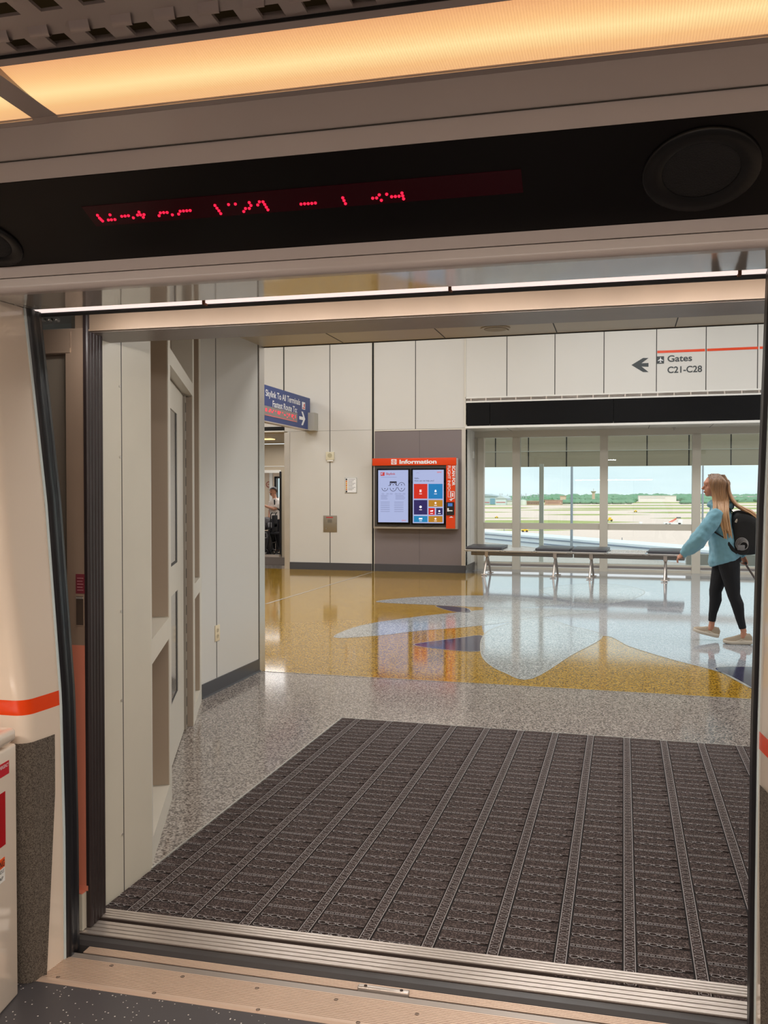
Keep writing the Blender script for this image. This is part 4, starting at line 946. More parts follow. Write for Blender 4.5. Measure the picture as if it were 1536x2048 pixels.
def cpx(u):  # distance along the cabinet side of picture column u
    d = ray(u, 1600, True); k = d.x / d.y; return (k * v0.y - v0.x) / (vd.x - k * vd.y)
def czz(u, v):
    a = cpx(u); p = v0 + vd * a; d = ray(u, v, True); return EYE.z + d.z * (p.y / d.y)
def lab_(u0, v0_, v1_, m, nm, depth=.001):
    b = B(); cbox(b, cpx(u0), cpx(u0) + .16, -depth, 0, czz(u0, v1_), czz(u0, v0_)); return finish(b, nm, m, fx, T=True)
lab_(18, 1520, 1546, M['red'], 'red_label', .0012)
lab_(10, 1582, 1688, M['redglass'], 'red_window', .0012)
lab_(8, 1713, 1732, mat('warning_orange', (226, 84, 20), .5), 'warning_band', .0012); lab_(8, 1733, 1760, M['white'], 'warning_card', .0010)
def ctext(s, u, v, h, m, w_=None):
    a = cpx(u); p = v0 + vd * a + vo * -.002 + Vector((0, 0, czz(u, v))); 
    text(s, h, p, -vd, (0, 0, 1), m, fx, align='RIGHT', depth=.0008, T=True, width=w_)
ctext('EMERGENCY', 16, 1531, .014, M['whiteink'], .055); ctext('WARNING', 6.5, 1730, .026, M['blackink'], .09); ctext('DO NOT HANDLE', 5.5, 1743, .014, M['blackink'], .10); ctext('LIFT FLAP', 3.5, 1758, .014, M['blackink'], .08)
# ================================================================== LOBBY AND FAR TRAIN
b = B(); b.box(-16, -6.3, 17.6, 19.9, -.3, 0); struct(b, 'floor_lobby', M['greyfloor'])
b = B(); b.box(-16, -6.3, 16.6, 19.85, SZ - .02, SZ + .05); struct(b, 'ceiling_lobby', M['ceil'])
b = B(); b.box(-6.45, -6.3, 16.6, 23.2, 0, 5.5); struct(b, 'wall_lobby_right', M['panel'])
b = B(); b.box(-9.4, OX - .06, WY - .02, WY + .2, SZ - .005, SZ + .02, 0); b.box(-9.4, OX - .06, WY - .005, WY - .001, SZ + .02, SZ + .10, 1); struct(b, 'trim_90', [M['white'], M['dark']])
b = B(); b.box(-9.6, OX + .2, 17.2, 19.3, .0, .006); finish(b, 'entrance_mat', mat('dark_mat', (70, 58, 50), .9), None, label='dark brown mat in the lobby in front of the far train door', cat='mat')
p = onZ(536, 876.5, SZ - .02)
t = thing('ceiling_light', 'small glowing ceiling light in the lobby seen through the far opening', 'ceiling light', (p.x, p.y, p.z - .03))
b = B(); b.rbox(p.x - .3, p.x + .12, p.y - .12, p.y + .12, p.z - .03, p.z, .005); finish(b, 'diffuser', mat('lobby_light', (255, 220, 170), .5, emis=(255, 214, 150), es=1.2), t)
b = B(); b.box(p.x - .33, p.x + .15, p.y - .15, p.y + .15, p.z - .012, p.z - .001); finish(b, 'frame', M['white'], t)
TY = 19.9; JX = onY(562.5, 1000, TY).x
b = B(); b.box(-16, -6.45, TY, TY + .1, 2.05, 2.72, 0); b.box(JX, -6.45, TY, TY + .1, 0, 2.05, 0); b.box(-16, -11.2, TY, TY + .1, 0, 2.05, 0)
b.box(-11.2, JX, TY - .02, TY, 2.02, 2.09, 1); b.box(JX - .035, JX + .01, TY - .03, TY + .1, 0, 2.05, 2); b.box(-11.2, -6.45, TY - .01, TY, 2.17, 2.19, 1)
struct(b, 'wall_far_platform', [mat('beige_platform_wall', (184, 170, 148), .4), M['white'], M['rubber']])
b = B(); b.box(-11.2, JX, 19.75, 19.9, 0, .03); struct(b, 'trim_91', M['alu'])
b = B(); b.box(-16, -6.45, 20.0, 23, -.1, .0); struct(b, 'floor_far_train', mat('far_train_floor', (98, 98, 100), .5))
b = B(); b.box(-16, -6.45, 20.0, 23, 2.35, 2.45); struct(b, 'ceiling_far_train', M['header'])
wl, wr = onY(551, 970, 22.8).x, onY(575, 970, 22.8).x; wz0, wz1 = .9, onY(555, 953, 22.8).z
b = B(); b.box(-16, wl, 22.8, 22.9, 0, 2.35); b.box(wl, -6.45, 22.8, 22.9, 0, wz0); b.box(wl, -6.45, 22.8, 22.9, wz1, 2.35); b.box(wr, -6.45, 22.8, 22.9, wz0, wz1)
struct(b, 'wall_far_train', mat('far_train_wall', (214, 196, 174), .35))
win2 = thing('window_2', None, None, ((wl + wr) / 2, 22.8, wz0)); win2['kind'] = 'structure'
b = B()
for x0, x1, z0, z1 in ((wl - .02, wl + .04, wz0, wz1), (wr - .04, wr + .02, wz0, wz1), (wl, wr, wz0, wz0 + .05), (wl, wr, wz1 - .05, wz1)): b.box(x0, x1, 22.76, 22.92, z0, z1)
finish(b, 'window_frame', M['rubber'], win2)
b = B(); b.box(wl, wr, 22.84, 22.846, wz0, wz1); finish(b, 'pane', M['glass'], win2)
b = B(); b.box(wl - .16, wl - .07, 22.74, 22.8, .1, 2.3); struct(b, 'trim_92', M['white'])
p = onY(538, 969, 22.79)
t = thing('no_smoking_sign', 'round red ring sign on the beige wall inside the far train', 'sign', (p.x, 22.79, p.z - .07))
b = B(); b.cyl((p.x, 22.785, p.z), (p.x, 22.8, p.z), .09, 24); finish(b, 'sign_disc', mat('beige_sign', (206, 184, 160), .5), t)
b = B(); b.ring((p.x, 22.782, p.z), (1, 0, 0), (0, 0, 1), .065, .085, 24); b.box(p.x - .04, p.x + .04, 22.781, 22.783, p.z - .008, p.z + .008); finish(b, 'red_ring', mat('faded_red', (150, 60, 56), .5), t)
# ================================================================== AIRFIELD
GZ = -10.0
M['apron'] = mat('pale_pink_concrete', (222, 197, 186), .9, var=.05, vscale=.004)
M['grass'] = mat('airfield_grass', (158, 162, 96), .95, var=.16, vscale=.05)
b = B(); b.box(-3200, 3200, 32, 5200, GZ - .5, GZ); struct(b, 'ground_airfield', M['apron'])
b = B()
def gpatch(u0, u1, v0, v1, tl=.12, tr=.12):
    du = u1 - u0; vm = (v0 + v1) / 2; pts = [(u0, vm), (u0 + du * tl, v1), (u1 - du * tr, v1), (u1, vm), (u1 - du * tr, v0), (u0 + du * tl, v0)]
    w_ = [onZ(u, v, GZ) for u, v in pts]; b.extr([(p.x, p.y) for p in w_], 'z', GZ, GZ + .06)
for a in ((600, 1900, 1004.2, 1006.6, .02, .02), (800, 1150, 1009, 1010.6), (1120, 1800, 1010, 1012, .1, .02), (900, 1070, 1014.5, 1017.2, .05, .2), (1075, 1800, 1015.2, 1018.6, .2, .02), (1020, 1280, 1019.2, 1021.3, .3, .3), (1080, 1300, 1028, 1030.8, .3, .4), (1255, 1800, 1023.6, 1026.6, .15, .02), (930, 1085, 1035.6, 1036.9, .1, .3), (1300, 1800, 1035.2, 1037.8, .15, .02), (960, 1282, 1040.6, 1048.2, .04, .55), (975, 1150, 1059.2, 1061.6, .3, .3), (900, 1030, 1023.5, 1025.2, .2, .3)): gpatch(*a)
finish(b, 'grass', M['grass'], None, label='green grass strips between the pale taxiways', cat='grass', kind='stuff')
def at(u, v, zc):
    d = ray(u, v); return EYE + d * (zc / d.dot(_f))
leafm = mat('hazed_foliage', (112, 146, 118), .95, var=.25, vscale=.03)  # distance haze is put into this paler foliage colour
b = B(); rng = random.Random(11)
ico = bmesh.new(); bmesh.ops.create_icosphere(ico, subdivisions=2, radius=1); IV = [v.co.copy() for v in ico.verts]; ico.verts.index_update(); IF = [[v.index for v in f.verts] for f in ico.faces]; ico.free()
def blob(c, rx, rz, mi=0):
    b.add([(c[0] + v.x * rx * (1 + .25 * rng.uniform(-1, 1)), c[1] + v.y * rx, c[2] + v.z * rz * (1 + .25 * rng.uniform(-1, 1))) for v in IV], IF, mi)
for k in range(520):
    u = rng.uniform(860, 1800); zc = rng.uniform(1350, 2000) if not 1265 < u < 1362 else rng.uniform(1640, 2000); p = at(u, 1000, zc)
    r = rng.uniform(6, 11) * (1 if u > 1060 else .6); blob((p.x, p.y, GZ + rng.uniform(1, 5 if u > 1060 else 2)), r, r * .55)
for k in range(260):
    u = rng.uniform(1110, 1262) if k < 200 else rng.uniform(1365, 1420); p = at(u, 1000, rng.uniform(1120, 1300)); r = rng.uniform(4, 6); blob((p.x, p.y, GZ + 2), r, r * .5)
for k in range(60):
    u = rng.uniform(990, 1060); p = at(u, 1000, rng.uniform(1150, 1300)); r = rng.uniform(4, 7); blob((p.x, p.y, GZ + 2.5), r, r * .6)
for k in range(260):
    u = rng.uniform(860, 1800); p = at(u, 1000, rng.uniform(2200, 2600)); r = rng.uniform(14, 24) * (1 if u > 1070 else .55); blob((p.x, p.y, GZ + 3), r, r * .5)
finish(b, 'tree_line', leafm, None, label='hazy green line of trees along the far edge of the airfield', cat='trees', kind='stuff')
def bldg(name, lab, cat, u0, u1, vt, zc, col, dep=30, gable=0, parts=()):
    a, c = at(u0, vt, zc), at(u1, vt, zc); y = (a.y + c.y) / 2; h = a.z
    t = thing(name, lab, cat, ((a.x + c.x) / 2, y + dep / 2, GZ))
    b = B()
    b.box(a.x, c.x, y, y + dep, GZ, h); finish(b, 'wall', mat(name + '_wall', col, .8), t)
    b = B()
    if gable:
        m = (a.x + c.x) / 2; b.extr([(a.x - 1, h), (m, h + gable), (c.x + 1, h)], 'y', y - 1, y + dep + 1)
    else: b.box(a.x - .6, c.x + .6, y - .6, y + dep + .6, h, h + .8)
    finish(b, 'roof', mat(name + '_roof', tuple(int(x * .9) for x in col), .8), t)
    for nm, ua, ub, va, vb, cc in parts:
        p, q_ = at(ua, va, zc), at(ub, vb, zc); b = B(); b.box(p.x, q_.x, y - .3, y, max(GZ, q_.z), p.z); finish(b, nm, mat(name + nm, cc, .7), t)
    return t
bldg('hangar', 'blue grey hangar with dark roof at the far left of the airfield view', 'hangar', 940, 996, 993, 1050, (186, 196, 204), 60, 3, [('hangar_door', 981, 990.5, 997, 1009, (120, 160, 184)), ('red_band', 960, 979, 1004, 1005.5, (206, 110, 112))])
bldg('hangar', 'pale gabled hangar with a red stripe beside the blue grey hangar', 'hangar', 991, 1012, 997, 1000, (214, 220, 226), 50, 3.4, [('red_band', 992, 1011, 1004, 1005.2, (206, 92, 96))])
bldg('low_building', 'low white building right of the gabled hangar', 'building', 1013, 1028, 1002, 1010, (226, 222, 218), 30)
bldg('terminal_building', 'low tan building with an arcade of dark openings across the airfield', 'building', 1053, 1083, 1003.2, 1000, (202, 168, 150), 30, 0, [('opening', 1055 + 3.4 * k, 1057 + 3.4 * k, 1004.6, 1008.5, (120, 92, 84)) for k in range(8)])
bldg('terminal_building', 'long salmon coloured building right of the arcade building', 'building', 1089, 1122, 1001.4, 1000, (208, 164, 148), 30, 0, [('window_band', 1091, 1120, 1004.5, 1006, (172, 128, 118))])
bldg('warehouse', 'long white warehouse beyond the trees at the right of the view', 'warehouse', 1277, 1352, 992, 1450, (232, 222, 214), 60, 0, [('window_band', 1280, 1330, 995, 996.2, (200, 190, 186))])
bldg('warehouse', 'pinkish low warehouse on the horizon behind the walking person', 'warehouse', 1440, 1530, 993, 1600, (222, 206, 208), 60)
bldg('low_building', 'small beige building standing in the tree line left of the tower', 'building', 1120, 1131, 992.5, 1340, (222, 188, 172), 20)
a = at(1046, 1000.5, 1000); t = thing('storage_tank', 'white round storage tank between the hangars and the tan building', 'tank', (a.x, a.y, GZ))
b = B(); b.cyl((a.x, a.y, GZ), (a.x, a.y, a.z), 4.1, 24); finish(b, 'drum', mat('tank_white', (228, 224, 220), .6), t)
b = B(); b.cyl((a.x, a.y, a.z), (a.x, a.y, a.z + .9), 4.2, 24, 0, .6); finish(b, 'dome', mat('tank_roof', (206, 204, 200), .6), t)
a = at(1187, 983, 1350); t = thing('control_tower', 'beige airport control tower rising above the tree line', 'tower', (a.x, a.y, GZ))
b = B(); b.box(a.x - 2.1, a.x + 2.1, a.y - 2, a.y + 2, GZ, a.z - 1); finish(b, 'shaft', mat('tower_beige', (212, 178, 160), .7), t)
b = B(); b.cyl((a.x, a.y, a.z - 2), (a.x, a.y, a.z), 2.8, 8, 0, 3.8); finish(b, 'cab', mat('tower_cab', (188, 176, 168), .5), t)
b = B(); b.cyl((a.x, a.y, a.z), (a.x, a.y, a.z + .6), 4.2, 8); b.cyl((a.x, a.y, a.z + .6), (a.x, a.y, a.z + 4.5), .35, 6); finish(b, 'cab_roof', mat('tower_roof', (200, 192, 186), .6), t)
pyl = mat('pale_steel_pylon', (176, 180, 186), .6)
a = at(1000, 986, 1700)
p0 = thing('pylon', 'thin pale steel mast behind the hangars on the left horizon', 'mast', (a.x, a.y, GZ), 'masts of the substation on the horizon')
b = B(); b.tube([(a.x, a.y, GZ), (a.x, a.y, a.z)], [.9, .4], 6); finish(b, 'mast', pyl, p0)
b = B(); b.box(a.x - 2.6, a.x + 2.6, a.y - .2, a.y + .2, a.z - 3, a.z - 2.4); finish(b, 'crossarm', pyl, p0)
for i, u in enumerate((1004, 1015, 1020, 1029, 1043, 1047, 1052, 1062, 1069, 1076, 1094, 1098)):
    c = copy_tree(p0); q_ = at(u, 990, 1700 + 40 * (i % 4)); c.location = (q_.x, q_.y, GZ - (i % 3) * 1.6)
yel = mat('tug_yellow', (232, 188, 30), .5); wht = mat('truck_white', (232, 228, 226), .5); tyre = mat('tyre', (50, 48, 48), .9)
def tug(u, v, k, lab, col=yel):
    p = onZ(u, v, GZ); t = thing('airport_tug', lab, 'vehicle', p)
    b = B(); b.rbox(p.x - 1.0 * k, p.x + 1.0 * k, p.y - .7 * k, p.y + .7 * k, p.z + .25 * k, p.z + .8 * k, .08 * k); finish(b, 'body', col, t)
    b = B(); b.rbox(p.x - .3 * k, p.x + .5 * k, p.y - .6 * k, p.y + .6 * k, p.z + .8 * k, p.z + 1.3 * k, .06 * k); finish(b, 'cab', col, t)
    for dx in (-.6, .6):
        for dy in (-.7, .7):
            b = B(); b.cyl((p.x + dx * k, p.y + (dy - .08) * k, p.z + .3 * k), (p.x + dx * k, p.y + (dy + .08) * k, p.z + .3 * k), .3 * k, 12); finish(b, 'wheel', tyre, t)
tug(1050, 1064, 1.0, 'yellow tug parked below the left window bar'); tug(1219, 1043, 1.4, 'yellow vehicle on the grass tip in the middle window')
tug(993, 1036.5, .8, 'small orange yellow vehicle far out in the left window'); tug(1271, 1024.5, 1.1, 'tiny yellow vehicle on the far taxiway in the third window')
p = onZ(1346, 1052, GZ); t = thing('boom_lift_truck', 'white service truck with a raised orange boom on the apron', 'truck', p)
b = B(); b.rbox(p.x - 3.4, p.x + 2.8, p.y - 1.2, p.y + 1.2, p.z + .5, p.z + 1.3, .1); b.rbox(p.x + 1.6, p.x + 3.3, p.y - 1.2, p.y + 1.2, p.z + .5, p.z + 2.4, .15); finish(b, 'truck_body', wht, t)
b = B(); b.tube([(p.x - 1.6, p.y, p.z + 1.2), (p.x + 1.4, p.y, p.z + 3.0), (p.x + 2.0, p.y, p.z + 3.0)], .16, 8); b.tube([(p.x - .6, p.y, p.z + 1.3), (p.x + 1.2, p.y, p.z + 2.6)], .1, 8); finish(b, 'boom', mat('boom_orange', (226, 96, 70), .5), t)
b = B(); b.box(p.x + 1.2, p.x + 2.7, p.y - .7, p.y + .7, p.z + 2.9, p.z + 3.3); finish(b, 'work_platform', mat('platform_grey', (84, 88, 94), .6), t)
for dx in (-2.4, -1.2, 2.3):
    b = B(); b.cyl((p.x + dx, p.y - 1.25, p.z + .5), (p.x + dx, p.y - .9, p.z + .5), .5, 14); finish(b, 'wheel', tyre, t)
p = onZ(1296, 1052.5, GZ); t = thing('baggage_truck', 'long low white trailer left of the boom lift truck', 'truck', p)
b = B(); b.rbox(p.x - 3.1, p.x + 3.1, p.y - 1, p.y + 1, p.z + .45, p.z + .8, .05); finish(b, 'flat_bed', wht, t)
b = B(); b.rbox(p.x - 3.1, p.x - 2.0, p.y - 1, p.y + 1, p.z + .8, p.z + 1.6, .08); finish(b, 'cab', wht, t)
for dx in (-2.4, 0, 2.4):
    b = B(); b.cyl((p.x + dx, p.y - 1.05, p.z + .4), (p.x + dx, p.y - .8, p.z + .4), .38, 12); finish(b, 'wheel', tyre, t)
# near roofs and masts
def roofpt(u, v, z): return onZ(u, v, z)
rz = -3.4
e1, e2 = roofpt(900, 1058, rz + .9), roofpt(1480, 1106, rz + .9)
dr_ = (e2 - e1).normalized(); nr_ = Vector((-dr_.y, dr_.x, 0)); 
if nr_.y < 0: nr_ = -nr_
rf = thing('lower_roof', 'long low roof with a pale blue parapet crossing below the windows', 'roof', (e1 + e2) / 2 + Vector((0, 0, -.9)))
b = B(); b.obox(Vector((e1.x, e1.y, rz - .2)) - dr_ * 40, dr_ * ((e2 - e1).length + 60), nr_ * 3.2, (0, 0, 1.1)); finish(b, 'parapet', mat('pale_blue_coping', (224, 228, 234), .5), rf)
b = B()
for k in (0, 1): b.obox(Vector((e1.x, e1.y, rz + .15 + .45 * k)) - dr_ * 40 - nr_ * .05, dr_ * ((e2 - e1).length + 60), nr_ * .1, (0, 0, .12))
finish(b, 'parapet_line', mat('grey_blue_line', (130, 138, 154), .6), rf)  # grey-blue bands along the parapet face
b = B(); b.obox(Vector((e1.x, e1.y, rz - .5)) - dr_ * 40 - nr_ * 40, dr_ * ((e2 - e1).length + 60), nr_ * 40, (0, 0, .3)); finish(b, 'roof_deck', mat('roof_gravel', (168, 158, 152), .9, var=.08), rf)
gm = mat('grey_painted_pole', (126, 132, 140), .5)
def pole(u, vb, zb, zt, r, lab):
    p = onZ(u, vb, zb); t = thing('light_mast', lab, 'mast', p)
    b = B(); b.tube([(p.x, p.y, zb), (p.x, p.y, zt)], [r, r * .7], 10); finish(b, 'pole', gm, t)
    b = B(); b.cyl((p.x, p.y, zb), (p.x, p.y, zb + .3), r * 1.8, 12); finish(b, 'base_flange', gm, t)
    b = B(); b.box(p.x - 1.2, p.x + 1.2, p.y - .3, p.y + .3, zt, zt + .3); finish(b, 'lamp_head', gm, t)
pole(1143, 1104, rz - .2, 12, .12, 'tall grey lighting mast behind the second window'); pole(1405, 1060, GZ, 24, .34, 'tall grey lighting mast just left of the walking person')
for i, (u, vb, vt) in enumerate(((1008, 1082, 1058), (1244, 1097, 1075))):
    p = onZ(u, vb, rz - .2); zt = at(u, vt, (p - EYE).dot(_f)).z
    t = thing('roof_antenna', ('thin whip aerial on the lower roof in the leftmost window', 'thin whip aerial on the lower roof in the third window')[i], 'aerial', p)
    b = B(); b.tube([p, (p.x, p.y, zt)], [.06, .03], 6); finish(b, 'whip', gm, t)
    b = B(); b.box(p.x - .2, p.x + .2, p.y - .2, p.y + .2, p.z, p.z + .15); finish(b, 'foot', gm, t)
for i, (u0, u1, v) in enumerate(((1002, 1024, 1083), (978, 984, 1080))):
    a, c = onZ(u0, v, rz - .2), onZ(u1, v, rz - .2); t = thing('roof_unit', ('low grey roof unit behind the first seat pad', 'small white vent on the lower roof at the far left')[i], 'roof unit', (a + c) / 2)
    b = B(); b.rbox(a.x, c.x, a.y - .5, a.y + .5, a.z, a.z + .45, .05); finish(b, 'housing', (M['concrete'], M['white'])[i], t)
    b = B(); b.rbox(a.x + .1, c.x - .1, a.y - .4, a.y + .4, a.z + .45, a.z + .6, .03); finish(b, 'cowl', (gm, M['white'])[i], t)
# exterior canopy, column, ledge
CY = 19.5; cz0 = onY(1200, 932.5, CY).z
b = B(); b.box(-4.5, 16, CY, CY + .15, cz0, 3.4, 0); b.box(-4.5, 16, CY - .012, CY, cz0 + .33, cz0 + .345, 2)
for u in (991, 1057, 1133, 1213, 1294, 1378, 1462): x = onY(u, 905, CY).x; b.box(x - .012, x + .012, CY - .004, CY + .01, cz0, 3.4, 1)
struct(b, 'wall_exterior_canopy', [mat('tan_canopy_panel', (206, 188, 164), .3), M['seam'], M['white_frame']])
x = onY(1083, 1000, 19.2).x; b = B(); b.box(x - .045, x + .045, 19.15, 19.25, -.4, cz0 + .05); b.box(x - .07, x + .07, 19.12, 19.28, -.42, -.38); struct(b, 'trim_95', mat('white_column_paint', (226, 220, 208), .5))
b = B(); b.box(-4, 16, 17.7, 18.7, -.5, -.05, 0); b.box(-4, 16, 18.5, 18.62, -.05, .03, 1); b.box(-4, 16, 17.9, 18.0, -.05, .01, 1); struct(b, 'floor_ledge', [mat('pale_ledge', (206, 200, 198), .6), mat('pink_grey_kerb', (168, 156, 154), .7)])
x = onY(1372, 1115, 19.2).x; b = B(); b.box(x, 16, 19.1, 19.35, -.5, onY(1400, 1108, 19.2).z); struct(b, 'wall_parapet', M['concrete'])
# ================================================================== PEOPLE
from mathutils import noise
def remeshed(b, name, m, parent, vox=.006, sm=4, fold=0, fscale=6, smf=.5, **k):
    me = bpy.data.meshes.new('tmp'); me.from_pydata([tuple(v) for v in b.v], [], b.f)
    bm = bmesh.new(); bm.from_mesh(me); bmesh.ops.recalc_face_normals(bm, faces=bm.faces[:]); bm.to_mesh(me); bm.free()
    o = bpy.data.objects.new('tmp', me); C.objects.link(o)
    r = o.modifiers.new('r', 'REMESH'); r.mode = 'VOXEL'; r.voxel_size = vox; r.use_smooth_shade = True
    if sm: s_ = o.modifiers.new('s', 'SMOOTH'); s_.iterations = sm; s_.factor = smf
    dg = bpy.context.evaluated_depsgraph_get(); e = o.evaluated_get(dg); m2 = e.to_mesh()
    nb = B(); vs = [v.co.copy() for v in m2.vertices]; ns = [v.normal.copy() for v in m2.vertices]
    if fold: vs = [v + n * fold * (noise.noise(Vector((v.x * fscale, v.y * fscale, v.z * fscale * .55))) + .5 * noise.noise(v * fscale * 2.3)) for v, n in zip(vs, ns)]
    nb.add(vs, [list(p.vertices) for p in m2.polygons], 0, True); e.to_mesh_clear(); bpy.data.objects.remove(o)
    return finish(nb, name, m, parent, **k)
def ellring3(c, ra, rb, n=20, tilt=0):
    """ring in the F-L plane round c (F,L,Z); tilt raises the back edge"""
    return [Vector((c[0] + ra * math.cos(2 * math.pi * k / n), c[1] + rb * math.sin(2 * math.pi * k / n), c[2] - tilt * math.cos(2 * math.pi * k / n))) for k in range(n)]
def hand(b, w, d, up, side, s=1.0, curl=.6, thumb=1):
    """palm and five curled fingers; d points along the hand, up is the back of the hand, side points to the thumb"""
    w, d, up, side = Vector(w), Vector(d).normalized(), Vector(up).normalized(), Vector(side).normalized()
    pl = w + d * .045 * s
    b.tube([w - d * .02 * s, w + d * .01 * s, w + d * .045 * s, w + d * .085 * s, w + d * .095 * s], [(.017 * s, .026 * s), (.016 * s, .03 * s), (.015 * s, .038 * s), (.013 * s, .04 * s), (.008 * s, .036 * s)], 12, ref=up)
    for i, (off, L_) in enumerate(((.03, .066), (.011, .075), (-.009, .07), (-.028, .055))):
        p = w + d * .085 * s + side * off * s; a = 0; pts = [p - d * .01 * s, p]
        for j, f in enumerate((.45, .32, .23)):
            a += curl * (1 + .12 * i); dirv = d * math.cos(a) - up * math.sin(a); p = p + dirv * L_ * f * s; pts.append(p)
        b.tube(pts, [.0095 * s, .0092 * s, .0085 * s, .0078 * s, .0062 * s], 8)
    t0 = w + d * .02 * s + side * .026 * s
    b.tube([t0, t0 + (side * .7 + d * .8).normalized() * .035 * s, t0 + (side * .5 + d * .9 - up * .5).normalized() * .062 * s, t0 + (side * .3 + d * 1.0 - up * .9).normalized() * .082 * s], [.013 * s, .0115 * s, .0095 * s, .0075 * s], 8)
def shoe(parent, base, L_, pitch, mats, mapf, lab=None):
    """base: point under the heel (F,L,Z); pitch raises the toe"""
    cp, sp = math.cos(pitch), math.sin(pitch)
    def S(x, l, z): return mapf((base[0] + x * cp - z * sp, base[1] + l, base[2] + x * sp + z * cp))
    secs = [(-.008, .022, .075, .036), (.015, .036, .105, .036), (.06, .038, .104, .034), (.10, .038, .098, .032), (.14, .042, .086, .030), (.19, .047, .070, .028), (.235, .044, .060, .030), (.262, .028, .050, .034), (.274, .010, .042, .038)]
    k = L_ / .275
    up_ = B(); rings = []
    for x, w_, h, z0 in secs:
        rings.append([S(x * k, w_ * math.cos(a) * (1 if math.sin(a) < 0 else .86), z0 * .6 + (h - z0 * .6) * max(0, math.sin(a)) + .004 * min(0, math.sin(a))) for a in [2 * math.pi * q_ / 16 for q_ in range(16)]])
    up_.loft(rings, 0, True); sh = finish(up_, 'shoe', mats[0], parent)
    so_ = B(); rings = []
    for x, w_, h, z0 in secs:
        lift = .010 * max(0, (x - .2) / .07) + .006 * max(0, (.02 - x) / .025)
        rings.append([S(x * k, w_ * 1.10 * sx_, zz) for sx_, zz in ((-1, lift + .004), (-.9, lift), (.9, lift), (1, lift + .004), (1, z0), (.9, z0 + .003), (-.9, z0 + .003), (-1, z0))])
    so_.loft(rings, 0, True); finish(so_, 'sole', mats[1], sh)
    la = B()
    for q_ in range(4): x = .10 + q_ * .022; z = .104 - q_ * .010; la.tube([S(x * k, -.022, z - .01), S(x * k, 0, z + .0), S(x * k, .022, z - .01)], .0028, 6)
    finish(la, 'laces', mats[2], sh)
    st = B()
    for sd in (-1, 1): st.tube([S(.05 * k, sd * .036, .035), S(.10 * k, sd * .036, .045), S(.15 * k, sd * .040, .032)], .004, 6)
    finish(st, 'side_stripe', mats[1], sh)
    return sh
# ---- woman walking left
WX, WYY = .995, 9.375
wp_ = lambda p: Vector((WX - p[0], WYY - p[1], p[2]))
M['skin'] = mat('skin', (196, 138, 112), .5, var=.04)
M['hoodie'] = mat('light_blue_sweatshirt', (122, 172, 190), .9, bump=.15, bscale=60, var=.05, sheen=.2)
M['legging'] = mat('black_leggings', (13, 14, 21), .75)
M['shoe'] = mat('beige_knit_shoe', (176, 160, 140), .75, bump=.2, bscale=150); M['sole'] = mat('cream_sole', (214, 204, 188), .6); M['lace'] = mat('beige_lace', (200, 188, 168), .8)
b = B()
hd = (.112, 0, 1.587)
b.ell(hd, (.098, .074, .098), seg=24); b.ell((.145, 0, 1.535), (.062, .056, .068), seg=20); b.ell((.172, 0, 1.488), (.030, .030, .022)); b.ell((.175, 0, 1.60), (.040, .058, .035))
b.tube([(.196, 0, 1.585), (.212, 0, 1.562), (.228, 0, 1.545), (.214, 0, 1.537)], [.010, .011, .011, .008], 8)
b.ell((.203, 0, 1.516), (.011, .020, .006)); b.ell((.202, 0, 1.506), (.011, .019, .006)); b.ell((.160, .045, 1.545), (.03, .018, .03)); b.ell((.160, -.045, 1.545), (.03, .018, .03))
for s_ in (-1, 1): b.ell((.10, s_ * .076, 1.562), (.020, .010, .031))
b.tube([(.10, 0, 1.53), (.085, 0, 1.46), (.068, 0, 1.40), (.05, 0, 1.34)], [.052, .048, .052, .07], 14)
b.loft([ellring3((.05, 0, 1.36), .05, .08), ellring3((.05, 0, 1.33), .075, .16), ellring3((.05, 0, 1.22), .10, .165), ellring3((.04, 0, 1.05), .085, .135), ellring3((.0, 0, .92), .105, .155), ellring3((-.01, 0, .84), .10, .15)], 0)
LSH, LEL, LWR = (.115, .165, 1.315), (.262, .215, 1.045), (.405, .19, .905)
RSH, REL, RWR = (.02, -.165, 1.32), (-.09, -.225, 1.06), (-.19, -.20, .855)
b.tube([LSH, LEL, LWR], [.045, .035, .026], 12); b.tube([RSH, REL, RWR], [.045, .035, .026], 12)
for hip, kn, an in (((.0, -.085, .86), (.085, -.09, .50), (.120, -.085, .165)), ((-.01, .085, .86), (-.065, .09, .485), (-.165, .085, .12))):
    m1 = [(hip[i] * .55 + kn[i] * .45) for i in range(3)]; m2 = [(kn[i] * .68 + an[i] * .32) for i in range(3)]; m3 = [(kn[i] * .2 + an[i] * .8) for i in range(3)]
    b.tube([hip, m1, kn, m2, m3, an], [.082, .072, .048, .044, .029, .028], 14)
    b.tube([an, (an[0] + .01, an[1], an[2] - .05), (an[0] + .06, an[1], an[2] - .075)], [.029, .034, .024], 10)
hand(b, LWR, (.66, -.05, -.55), (.5, .35, .6), (-.1, -.85, .2), .88, .42); hand(b, RWR, (-.25, .05, -.85), (-.6, -.6, .1), (.5, -.5, .3), .85, .95)
for i, v in enumerate(b.v): b.v[i] = wp_(v)
wo = remeshed(b, 'person', M['skin'], None, .0048, 2, label='person with long blond hair in a light blue sweatshirt and black leggings, walking left', cat='person')
